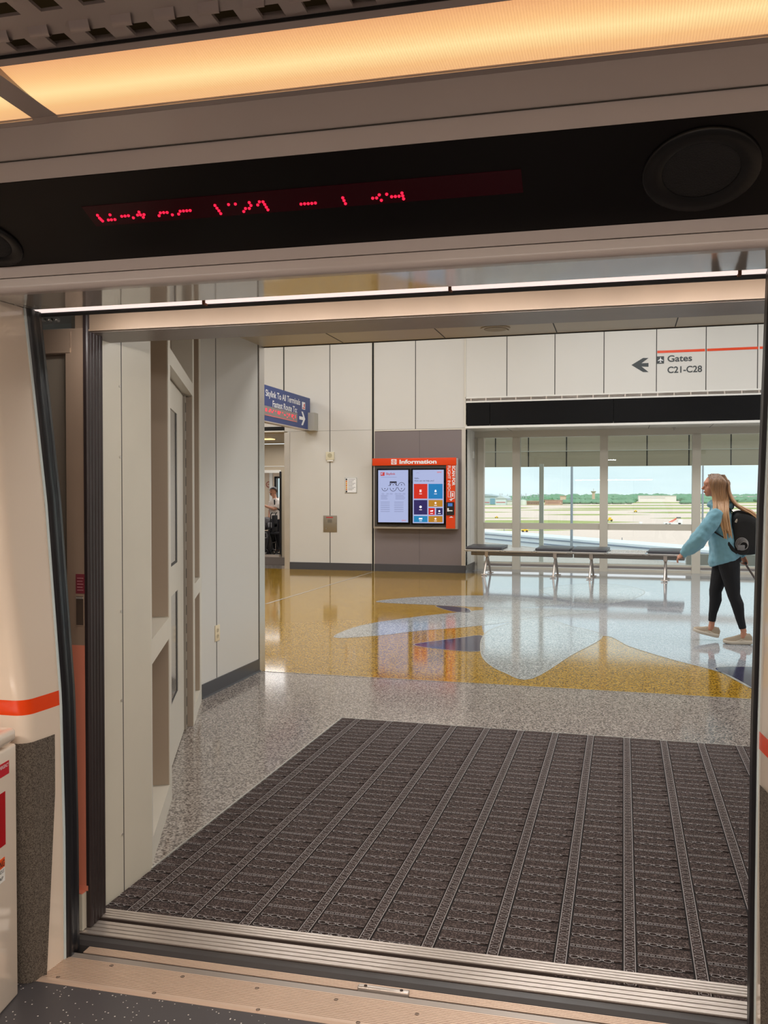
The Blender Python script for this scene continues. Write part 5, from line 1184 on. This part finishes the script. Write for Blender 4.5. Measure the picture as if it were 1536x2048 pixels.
# sweatshirt
b = B()
rg = [ellring3((-.005, 0, .815), .150, .185, 28, .055), ellring3((-.002, 0, .85), .160, .192, 28, .045), ellring3((.0, 0, .90), .152, .19, 28, .03), ellring3((.02, 0, 1.02), .145, .185, 28, .01), ellring3((.045, 0, 1.16), .128, .19, 28), ellring3((.055, 0, 1.27), .115, .195, 28), ellring3((.06, 0, 1.335), .095, .175, 28), ellring3((.068, 0, 1.375), .085, .11, 28, .01), ellring3((.078, 0, 1.405), .075, .075, 28, .01), ellring3((.085, 0, 1.43), .072, .068, 28, .01)]
b.loft(rg, 0)
b.tube([(.09, .15, 1.31), (.17, .19, 1.20), (.262, .218, 1.055), (.30, .212, 1.00), (.355, .20, .945), (.392, .192, .915), (.402, .19, .905), (.425, .186, .885)], [.075, .082, .080, .074, .064, .054, .038, .036], 18)
b.ell((.275, .218, 1.00), (.06, .055, .06))
b.tube([(.03, -.15, 1.31), (-.03, -.20, 1.20), (-.09, -.228, 1.06), (-.14, -.22, .96), (-.178, -.205, .895), (-.19, -.20, .872), (-.197, -.198, .85)], [.072, .078, .074, .068, .052, .037, .036], 16)
b.tube([(.115, .10, 1.37), (.15, .05, 1.385), (.165, 0, 1.375), (.15, -.05, 1.385), (.115, -.10, 1.37)], [.022] * 5, 10)
b.ell((.0, 0, 1.37), (.07, .11, .06))
for i, v in enumerate(b.v): b.v[i] = wp_(v)
remeshed(b, 'sweatshirt', M['hoodie'], wo, .0075, 3, .016, 9)
# leggings
b = B()
b.loft([ellring3((-.012, 0, .95), .10, .145), ellring3((-.015, 0, .88), .125, .158), ellring3((-.02, 0, .82), .128, .162), ellring3((-.01, 0, .77), .09, .14)], 0)
for hip, kn, an in (((.0, -.085, .84), (.088, -.09, .50), (.118, -.085, .195)), ((-.015, .085, .84), (-.068, .09, .485), (-.155, .085, .155))):
    P_ = lambda f, q_=None: None
    m0 = [(hip[i] * .78 + kn[i] * .22) for i in range(3)]; m1 = [(hip[i] * .45 + kn[i] * .55) for i in range(3)]; m2 = [(kn[i] * .72 + an[i] * .28) for i in range(3)]; m2[0] -= .012; m3 = [(kn[i] * .3 + an[i] * .7) for i in range(3)]
    b.tube([hip, m0, m1, kn, m2, m3, an], [.10, .100, .084, .062, .060, .042, .036], 18)
for i, v in enumerate(b.v): b.v[i] = wp_(v)
remeshed(b, 'leggings', M['legging'], wo, .0065, 3, .003, 12)
shoe(wo, (.062, -.085, .028), .25, R(13), (M['shoe'], M['sole'], M['lace']), wp_)
shoe(wo, (-.235, .088, .004), .265, R(-1), (M['shoe'], M['sole'], M['lace']), wp_)
for s_ in (-1, 1):
    b = B(); b.ell((.190, s_ * .032, 1.574), (.009, .011, .006)); b.v = [wp_(v) for v in b.v]; finish(b, 'eye', mat('eye', (60, 44, 38), .3), wo)
b = B(); b.ell((.2085, 0, 1.512), (.007, .017, .006)); b.v = [wp_(v) for v in b.v]; finish(b, 'lips', mat('lips', (176, 96, 88), .5), wo)
for s_ in (-1, 1):
    b = B(); b.tube([(.200, s_ * .018, 1.592), (.200, s_ * .032, 1.597), (.186, s_ * .047, 1.592)], [.003, .0035, .002], 6); b.v = [wp_(v) for v in b.v]; finish(b, 'eyebrow', mat('brow', (110, 80, 56), .8), wo)
# hair: dark roots, blond lengths
hm = bpy.data.materials.new('blond_hair'); hm.use_nodes = True; t_ = hm.node_tree; pb = t_.nodes['Principled BSDF']; pb.inputs['Roughness'].default_value = .42; pb.inputs['Sheen Weight'].default_value = .2
g_ = N(t_, 'ShaderNodeTexCoord'); sx_n = N(t_, 'ShaderNodeSeparateXYZ'); mr_ = N(t_, 'ShaderNodeMapRange'); mr_.inputs['From Min'].default_value = 1.12; mr_.inputs['From Max'].default_value = 1.70
nz_ = N(t_, 'ShaderNodeTexNoise'); nz_.inputs['Scale'].default_value = 30; mpn = N(t_, 'ShaderNodeMapping'); mpn.inputs['Scale'].default_value = (3, 3, .12)
ad = N(t_, 'ShaderNodeMath', operation='MULTIPLY_ADD'); ad.inputs[1].default_value = .55; rmp = N(t_, 'ShaderNodeValToRGB')
rmp.color_ramp.elements.new(.5)
for i_, (ps, c_) in enumerate([(.05, (204, 158, 112)), (.6, (164, 122, 84)), (1.0, (104, 78, 58))]): rmp.color_ramp.elements[i_].position = ps; rmp.color_ramp.elements[i_].color = lin(c_)
t_.links.new(g_.outputs['Object'], sx_n.inputs[0]); t_.links.new(sx_n.outputs[2], mr_.inputs[0]); t_.links.new(g_.outputs['Object'], mpn.inputs[0]); t_.links.new(mpn.outputs[0], nz_.inputs['Vector'])
sb_ = N(t_, 'ShaderNodeMath', operation='SUBTRACT'); sb_.inputs[1].default_value = .5; t_.links.new(nz_.outputs['Fac'], sb_.inputs[0]); t_.links.new(sb_.outputs[0], ad.inputs[0]); t_.links.new(mr_.outputs[0], ad.inputs[2]); t_.links.new(ad.outputs[0], rmp.inputs[0]); t_.links.new(rmp.outputs[0], pb.inputs['Base Color'])
b = B(); rng = random.Random(21)
capr = Matrix.Rotation(R(0), 3, 'Y')
bm = bmesh.new(); bmesh.ops.create_uvsphere(bm, u_segments=28, v_segments=18, radius=1)
dele = []
for v in bm.verts:
    v.co = Vector((.098 + v.co.x * .108, v.co.y * .086, 1.592 + v.co.z * .103))
for v in bm.verts:
    if v.co.x > .150 and v.co.z < 1.635 + (v.co.x - .15) * .35: dele.append(v)
    elif v.co.z < 1.52: dele.append(v)
bmesh.ops.delete(bm, geom=dele, context='VERTS'); b.frombm(bm, 0, True)
def strand(root, mids, r0):
    pts = openc([root] + mids, 5); n = len(pts); b.tube(pts, [(r0 * (1 - .65 * (i / n) ** 2), r0 * .5 * (1 - .5 * (i / n) ** 2)) for i in range(n)], 7, ref=(1, 0, 0))
for k in range(120):  # main curtain down the back and near shoulder
    a = rng.uniform(-.2, 1); sd = rng.choice((-1, 1, 1)); F0 = .13 - .13 * a * .9; 
    root = (.10 + rng.uniform(-.03, .05), sd * rng.uniform(.0, .03), 1.69 - rng.uniform(0, .01))
    x1 = .135 - .15 * max(0, a); l1 = sd * (.086 if x1 > .02 else .055) * rng.uniform(.9, 1.03)
    ex = .045 - .075 * max(0, a) + rng.uniform(-.01, .01)
    le = sd * rng.uniform(.12, .205) if sd > 0 else sd * rng.uniform(.08, .17)
    zend = 1.04 + rng.uniform(0, .10) + (.05 if a < .2 else 0)
    strand(root, [(x1 * .95 + .0, l1, 1.62), (x1, l1 * 1.03, 1.53), (x1 * .75, sd * .10, 1.42), (ex + .035, le * 1.02, 1.30), (ex + .02, le * 1.06, 1.18), (ex, le * 1.05, zend)], .013)
for k in range(26):  # front strands over the shoulder
    root = (.15 + rng.uniform(-.02, .02), rng.uniform(.0, .03), 1.685)
    o = rng.uniform(-.012, .012)
    strand(root, [(.150 + o, .080, 1.62), (.135 + o, .088, 1.54), (.122 + o, .115, 1.43), (.125 + o, .185, 1.34), (.150 + o, .235, 1.25), (.165 + o, .262, 1.19 - rng.uniform(0, .04))], .010)
for k in range(60):  # strands blown back over the backpack
    root = (.05 + rng.uniform(-.03, .03), rng.uniform(-.03, .03), 1.68); o = rng.uniform(-1, 1); f = rng.uniform(0, 1)
    l = rng.uniform(-.07, .15)
    strand(root, [(-.01, l * .5, 1.60), (-.02 - .01 * f, l * .7, 1.50), (-.06 - .02 * f, l, 1.405), (-.13 - .03 * f, l * 1.05, 1.345 - .012 * o), (-.20 - .05 * f, l * 1.05, 1.30 - .015 * o), (-.26 - .07 * f, l, 1.245 - .03 * f), (-.27 - .09 * f, l, 1.20 - .06 * f)], .011)
b.v = [wp_(v) for v in b.v]; finish(b, 'hair', hm, wo)
# backpack
bp = thing('backpack', 'black backpack with a coiled pale cable in its side pocket worn by the walking person', 'backpack', wp_((-.17, 0, .88)))
prof = [(-.035, 1.24), (-.045, 1.10), (-.05, .95), (-.085, .90), (-.185, .885), (-.30, .905), (-.325, .96), (-.33, 1.08), (-.315, 1.18), (-.27, 1.27), (-.19, 1.315), (-.10, 1.32), (-.055, 1.29)]
b = B(); rings = []
cf, cz_ = -.18, 1.10
pp_ = smooth([(x, z, 0) for x, z in prof], 4)
for l, k in ((-.165, .55), (-.16, .82), (-.14, .95), (-.08, 1.0), (0, 1.02), (.08, 1.0), (.14, .95), (.16, .82), (.165, .55)):
    rings.append([wp_((cf + (p.x - cf) * k, l, cz_ + (p.y - cz_) * k)) for p in pp_])
b.loft(rings, 0, True); finish(b, 'bag_body', mat('black_nylon', (18, 18, 21), .6, bump=.2, bscale=25), bp)
b = B(); b.tube([wp_(p) for p in ((.03, .175, 1.05), (-.01, .186, .99), (-.05, .18, .94), (-.085, .16, .905))], [(.018, .005)] * 4, 8); b.tube([wp_(p) for p in ((-.06, .10, 1.30), (.02, .10, 1.395), (.10, .11, 1.36), (.16, .12, 1.25), (.13, .16, 1.12), (.03, .178, 1.05))], [(.02, .006)] * 6, 8, ref=(0, 1, 0)); finish(b, 'shoulder_strap', mat('black_webbing', (22, 22, 24), .8), bp)
b = B(); b.tube([wp_(p) for p in ((-.09, .10, 1.29), (-.085, .15, 1.25), (-.08, .168, 1.23))], .006, 6); b.tube([wp_(p) for p in ((-.08, .17, 1.235), (-.07, .172, 1.21))], .010, 6); finish(b, 'drawcord', mat('pale_cord', (176, 166, 150), .7), bp)
b = B(); b.ell(wp_((-.135, .158, .975)), (.075, .022, .085)); finish(b, 'side_pocket', mat('mesh_pocket', (34, 32, 34), .85), bp)
cb = mat('grey_cable', (150, 146, 144), .6); 
b = B()
for k in range(5):
    c0 = (-.128 - .004 * k, .182 + .003 * k, 1.0 - .004 * k); ra, rb = .058 - .005 * k, .062 - .006 * k
    b.tube([wp_((c0[0] + ra * math.cos(2 * math.pi * q_ / 20), c0[1] + .004 * math.sin(2 * math.pi * q_ / 20 * 2), c0[2] + rb * math.sin(2 * math.pi * q_ / 20))) for q_ in range(21)], .0028, 6)
finish(b, 'coiled_cable', cb, bp)
b = B(); b.rbox(-.035, .035, -.012, .012, -.025, .025, .009); b.v = [wp_((-.12 + v.x, .188 + v.y, .965 + v.z)) for v in b.v]; finish(b, 'charger_block', mat('grey_charger', (128, 126, 128), .5), bp)
# rolling suitcase
sd_ = Vector((.525, 0, -.85)).normalized()
h0 = wp_((-.212, -.205, .775))
su = thing('rolling_suitcase', 'rolling suitcase with two thin grey handle poles pulled behind the walking person', 'suitcase', h0 + sd_ * .85)
poles = mat('grey_pole', (112, 102, 98), .35, .8)
for dy in (-.055, .055):
    b = B(); b.tube([h0 + Vector((0, dy, 0)), h0 + Vector((0, dy, 0)) + sd_ * .40], .007, 8); finish(b, 'pole', poles, su)
b = B(); b.tube([h0 + Vector((-.004, -.065, .012)), h0 + Vector((-.004, .065, .012))], [.013, .013], 10); finish(b, 'grip', M['blackink'], su)
b = B(); b.rbox(-.19, .19, -.11, .11, 0, .50, .03); nm_ = Vector((.85, 0, .525)); b.v = [h0 + sd_ * (.36 + v.z) + Vector((0, 1, 0)) * v.x + nm_ * v.y for v in b.v]; finish(b, 'shell', mat('dark_shell', (40, 42, 48), .4), su)
for dy in (-.14, .14):
    b = B(); c = h0 + sd_ * .865 + Vector((0, dy, 0)) - nm_ * .075; c.z = .03; b.cyl(c - Vector((0, .012, 0)), c + Vector((0, .012, 0)), .03, 16); finish(b, 'wheel', M['rubber'], su)
# ---- man in the far train
mxp = onY(551, 1000, 20.75).x; mp_ = lambda p: Vector((mxp - p[0] * .8 - p[1] * .6, 20.75 - p[1] * .8 + p[0] * .6, p[2]))
mq = lambda p: Vector((mxp - p[0], 20.75 - p[1], p[2]))   # axes along the picture: left, towards camera, up
b = B()
b.ell((.065, 0, 1.57), (.088, .076, .10), seg=20); b.ell((.085, .02, 1.515), (.055, .05, .062)); b.tube([(.11, .07, 1.575), (.125, .09, 1.545), (.115, .08, 1.535)], [.010, .012, .009], 8); b.ell((.09, .045, 1.475), (.03, .025, .02))
b.ell((-.02, .03, 1.55), (.012, .015, .03)); b.tube([(.045, 0, 1.50), (.03, 0, 1.42), (.01, 0, 1.34)], [.055, .054, .075], 12)
b.loft([ellring3((.0, 0, 1.37), .09, .06), ellring3((.0, 0, 1.32), .17, .09), ellring3((.0, 0, 1.15), .155, .10), ellring3((.01, 0, .98), .135, .10), ellring3((.01, 0, .86), .15, .105)], 0)
b.tube([(-.11, .06, 1.30), (-.06, .12, 1.15), (-.03, .16, 1.13), (.16, .20, 1.19), (.22, .20, 1.215)], [.052, .045, .042, .032, .026], 12)
b.tube([(.13, -.06, 1.30), (.18, -.08, 1.08), (.16, .04, .92)], [.05, .042, .028], 12)
hand(b, (.22, .20, 1.215), (.9, .1, .2), (0, .2, 1), (-.1, .9, .1), .95, .7); hand(b, (.16, .04, .92), (-.2, .5, -.8), (.8, .2, 0), (0, .7, .4), .95, .8)
for s_ in (-.085, .085): b.tube([(s_, 0, .88), (s_, .01, .5), (s_, 0, .1)], [.085, .06, .04], 12); b.tube([(s_, 0, .08), (s_ + .05, .1, .05)], [.045, .04], 10)
b.v = [mq(v) for v in b.v]
mo = remeshed(b, 'person', mat('tan_skin', (204, 150, 122), .5), None, .006, 2, label='dark haired person in a white t-shirt standing inside the far train among luggage', cat='person')
b = B(); b.loft([ellring3((.0, 0, .84), .162, .118), ellring3((.0, 0, 1.0), .155, .115), ellring3((.0, 0, 1.15), .172, .118), ellring3((.0, 0, 1.30), .182, .108), ellring3((.0, 0, 1.36), .12, .08), ellring3((.015, 0, 1.395), .075, .068)], 0)
b.tube([(-.09, .04, 1.31), (-.10, .09, 1.23), (-.07, .13, 1.15)], [.075, .074, .070], 12); b.tube([(.12, -.04, 1.31), (.17, -.07, 1.16)], [.07, .066], 12)
b.v = [mq(v) for v in b.v]; remeshed(b, 't_shirt', mat('white_cotton', (226, 218, 212), .9), mo, .008, 3, .010, 9)
b = B(); b.loft([ellring3((0, 0, .92), .15, .11), ellring3((0, 0, .80), .16, .115)], 0)
for s_ in (-.085, .085): b.tube([(s_, 0, .86), (s_, .01, .5), (s_, 0, .09)], [.10, .082, .075], 12)
b.v = [mq(v) for v in b.v]; remeshed(b, 'trousers', mat('dark_trousers', (40, 40, 46), .9), mo, .009, 2)
for s_ in (-.085, .085):
    shoe(mo, (0, 0, .004), .27, 0, (M['legging'], M['sole'], M['legging']), lambda p, s_=s_: mq((s_ + p[1], p[0] - .08, p[2])))
b = B()
bm = bmesh.new(); bmesh.ops.create_uvsphere(bm, u_segments=24, v_segments=16, radius=1)
for v in bm.verts: v.co = Vector((.055 + v.co.x * .102, -.006 + v.co.y * .092, 1.595 + v.co.z * .100))
bmesh.ops.delete(bm, geom=[v for v in bm.verts if (v.co.y > .02 and v.co.z < 1.625 and v.co.x > -.025) or v.co.z < 1.52], context='VERTS'); b.frombm(bm, 0, True)
b.v = [mq(v) for v in b.v]; finish(b, 'hair', mat('dark_hair', (34, 28, 26), .6), mo)
for dx in (.075, .125):
    b = B(); b.ell((dx, .072 - (dx - .1) * .3, 1.582), (.010, .006, .005)); b.v = [mq(v) for v in b.v]; finish(b, 'eye', mat('eye_dark', (40, 28, 24), .3), mo)
b = B(); b.ell((.10, .068, 1.508), (.026, .012, .010)); b.v = [mq(v) for v in b.v]; finish(b, 'moustache', mat('dark_beard', (60, 42, 36), .8), mo)
b = B(); b.tube([mq(p) for p in ((-.02, .12, 1.36), (-.03, .135, 1.25), (-.13, .12, 1.12), (-.17, .0, 1.05))], [(.018, .006)] * 4, 8); finish(b, 'crossbody_strap', M['legging'], mo)
# luggage
def mbox(x0, x1, y0, y1, z0, z1, r): bb_ = B(); bb_.rbox(x0, x1, y0, y1, z0, z1, r); bb_.v = [mq(v) for v in bb_.v]; return bb_
su2 = thing('upright_suitcase', 'black upright suitcase with a pale logo frame in the far train', 'suitcase', mq((.12, .42, 0)))
finish(mbox(-.04, .34, .30, .54, .06, .58, .03), 'shell', mat('black_shell', (22, 22, 26), .35), su2)
b = B(); 
for x0, x1, z0, z1 in ((.0, .18, .535, .55), (.0, .18, .41, .425), (.0, .015, .41, .55), (.165, .18, .41, .55)): b.box(x0, x1, .538, .545, z0, z1)
b.v = [mq(v) for v in b.v]; finish(b, 'handle_frame', mat('pale_handle', (150, 150, 154), .4), su2)
for dx in (.0, .30):
    b = B(); b.cyl(mq((dx, .33, .035)), mq((dx, .36, .035)), .034, 12); b.cyl(mq((dx, .50, .035)), mq((dx, .53, .035)), .034, 12); finish(b, 'wheel', M['rubber'], su2)
dfl = thing('duffel_bag', 'dark grey soft duffel bag lying on the black suitcase in the far train', 'bag', mq((.14, .42, .58)))
b = B(); b.tube([(-.06, .42, .74), (-.03, .42, .76), (.05, .42, .77), (.2, .42, .765), (.33, .42, .76), (.37, .42, .73)], [.06, .13, .165, .17, .14, .07], 18)
b.v = [mq(v) for v in b.v]; remeshed(b, 'bag_body', mat('grey_nylon', (74, 70, 72), .6, bump=.3, bscale=20), dfl, .009, 2, .02, 8)
b = B(); b.tube([mq(p) for p in ((.05, .53, .84), (.10, .50, .95), (.2, .50, .96), (.26, .53, .85))], [(.016, .005)] * 4, 8); finish(b, 'carry_handle', M['blackink'], dfl)
stl = thing('folding_stroller', 'black folding stroller with small wheels beside the suitcase in the far train', 'stroller', mq((-.13, .45, 0)))
b = B()
for dy in (.32, .62):
    b.tube([mq(p) for p in ((-.17, dy, 1.05), (-.13, dy, 1.0), (-.10, dy, .6), (.0, dy, .10))], .013, 8); b.tube([mq(p) for p in ((-.02, dy, .78), (-.10, dy, .5), (-.20, dy, .10))], .013, 8)
for z, x in ((.30, -.15), (.55, -.11), (1.03, -.15)): b.tube([mq((x, .32, z)), mq((x, .62, z))], .011, 8)
finish(b, 'frame', M['rubber'], stl)
b = B(); b.rbox(-.24, -.02, .34, .60, .50, .56, .02); b.rbox(-.2, -.14, .34, .60, .56, .98, .02); b.v = [mq(v) for v in b.v]; finish(b, 'fabric_seat', mat('black_fabric', (28, 28, 32), .9), stl)
b = B(); b.rbox(-.2, -.02, .35, .59, .66, .80, .03); b.v = [mq(v) for v in b.v]; finish(b, 'grey_pouch', mat('grey_pouch', (140, 138, 140), .7), stl)
for x in (.0, -.2):
    for dy in (.29, .65):
        b = B(); c = mq((x, dy, .075)); 
        ring = [c + Vector((math.cos(2 * math.pi * k / 20) * .06, 0, math.sin(2 * math.pi * k / 20) * .06)) for k in range(21)]
        b.tube(ring, .014, 8, ref=(0, 1, 0)); b.cyl(c - Vector((0, .01, 0)), c + Vector((0, .01, 0)), .02, 10); finish(b, 'wheel', M['rubber'], stl)
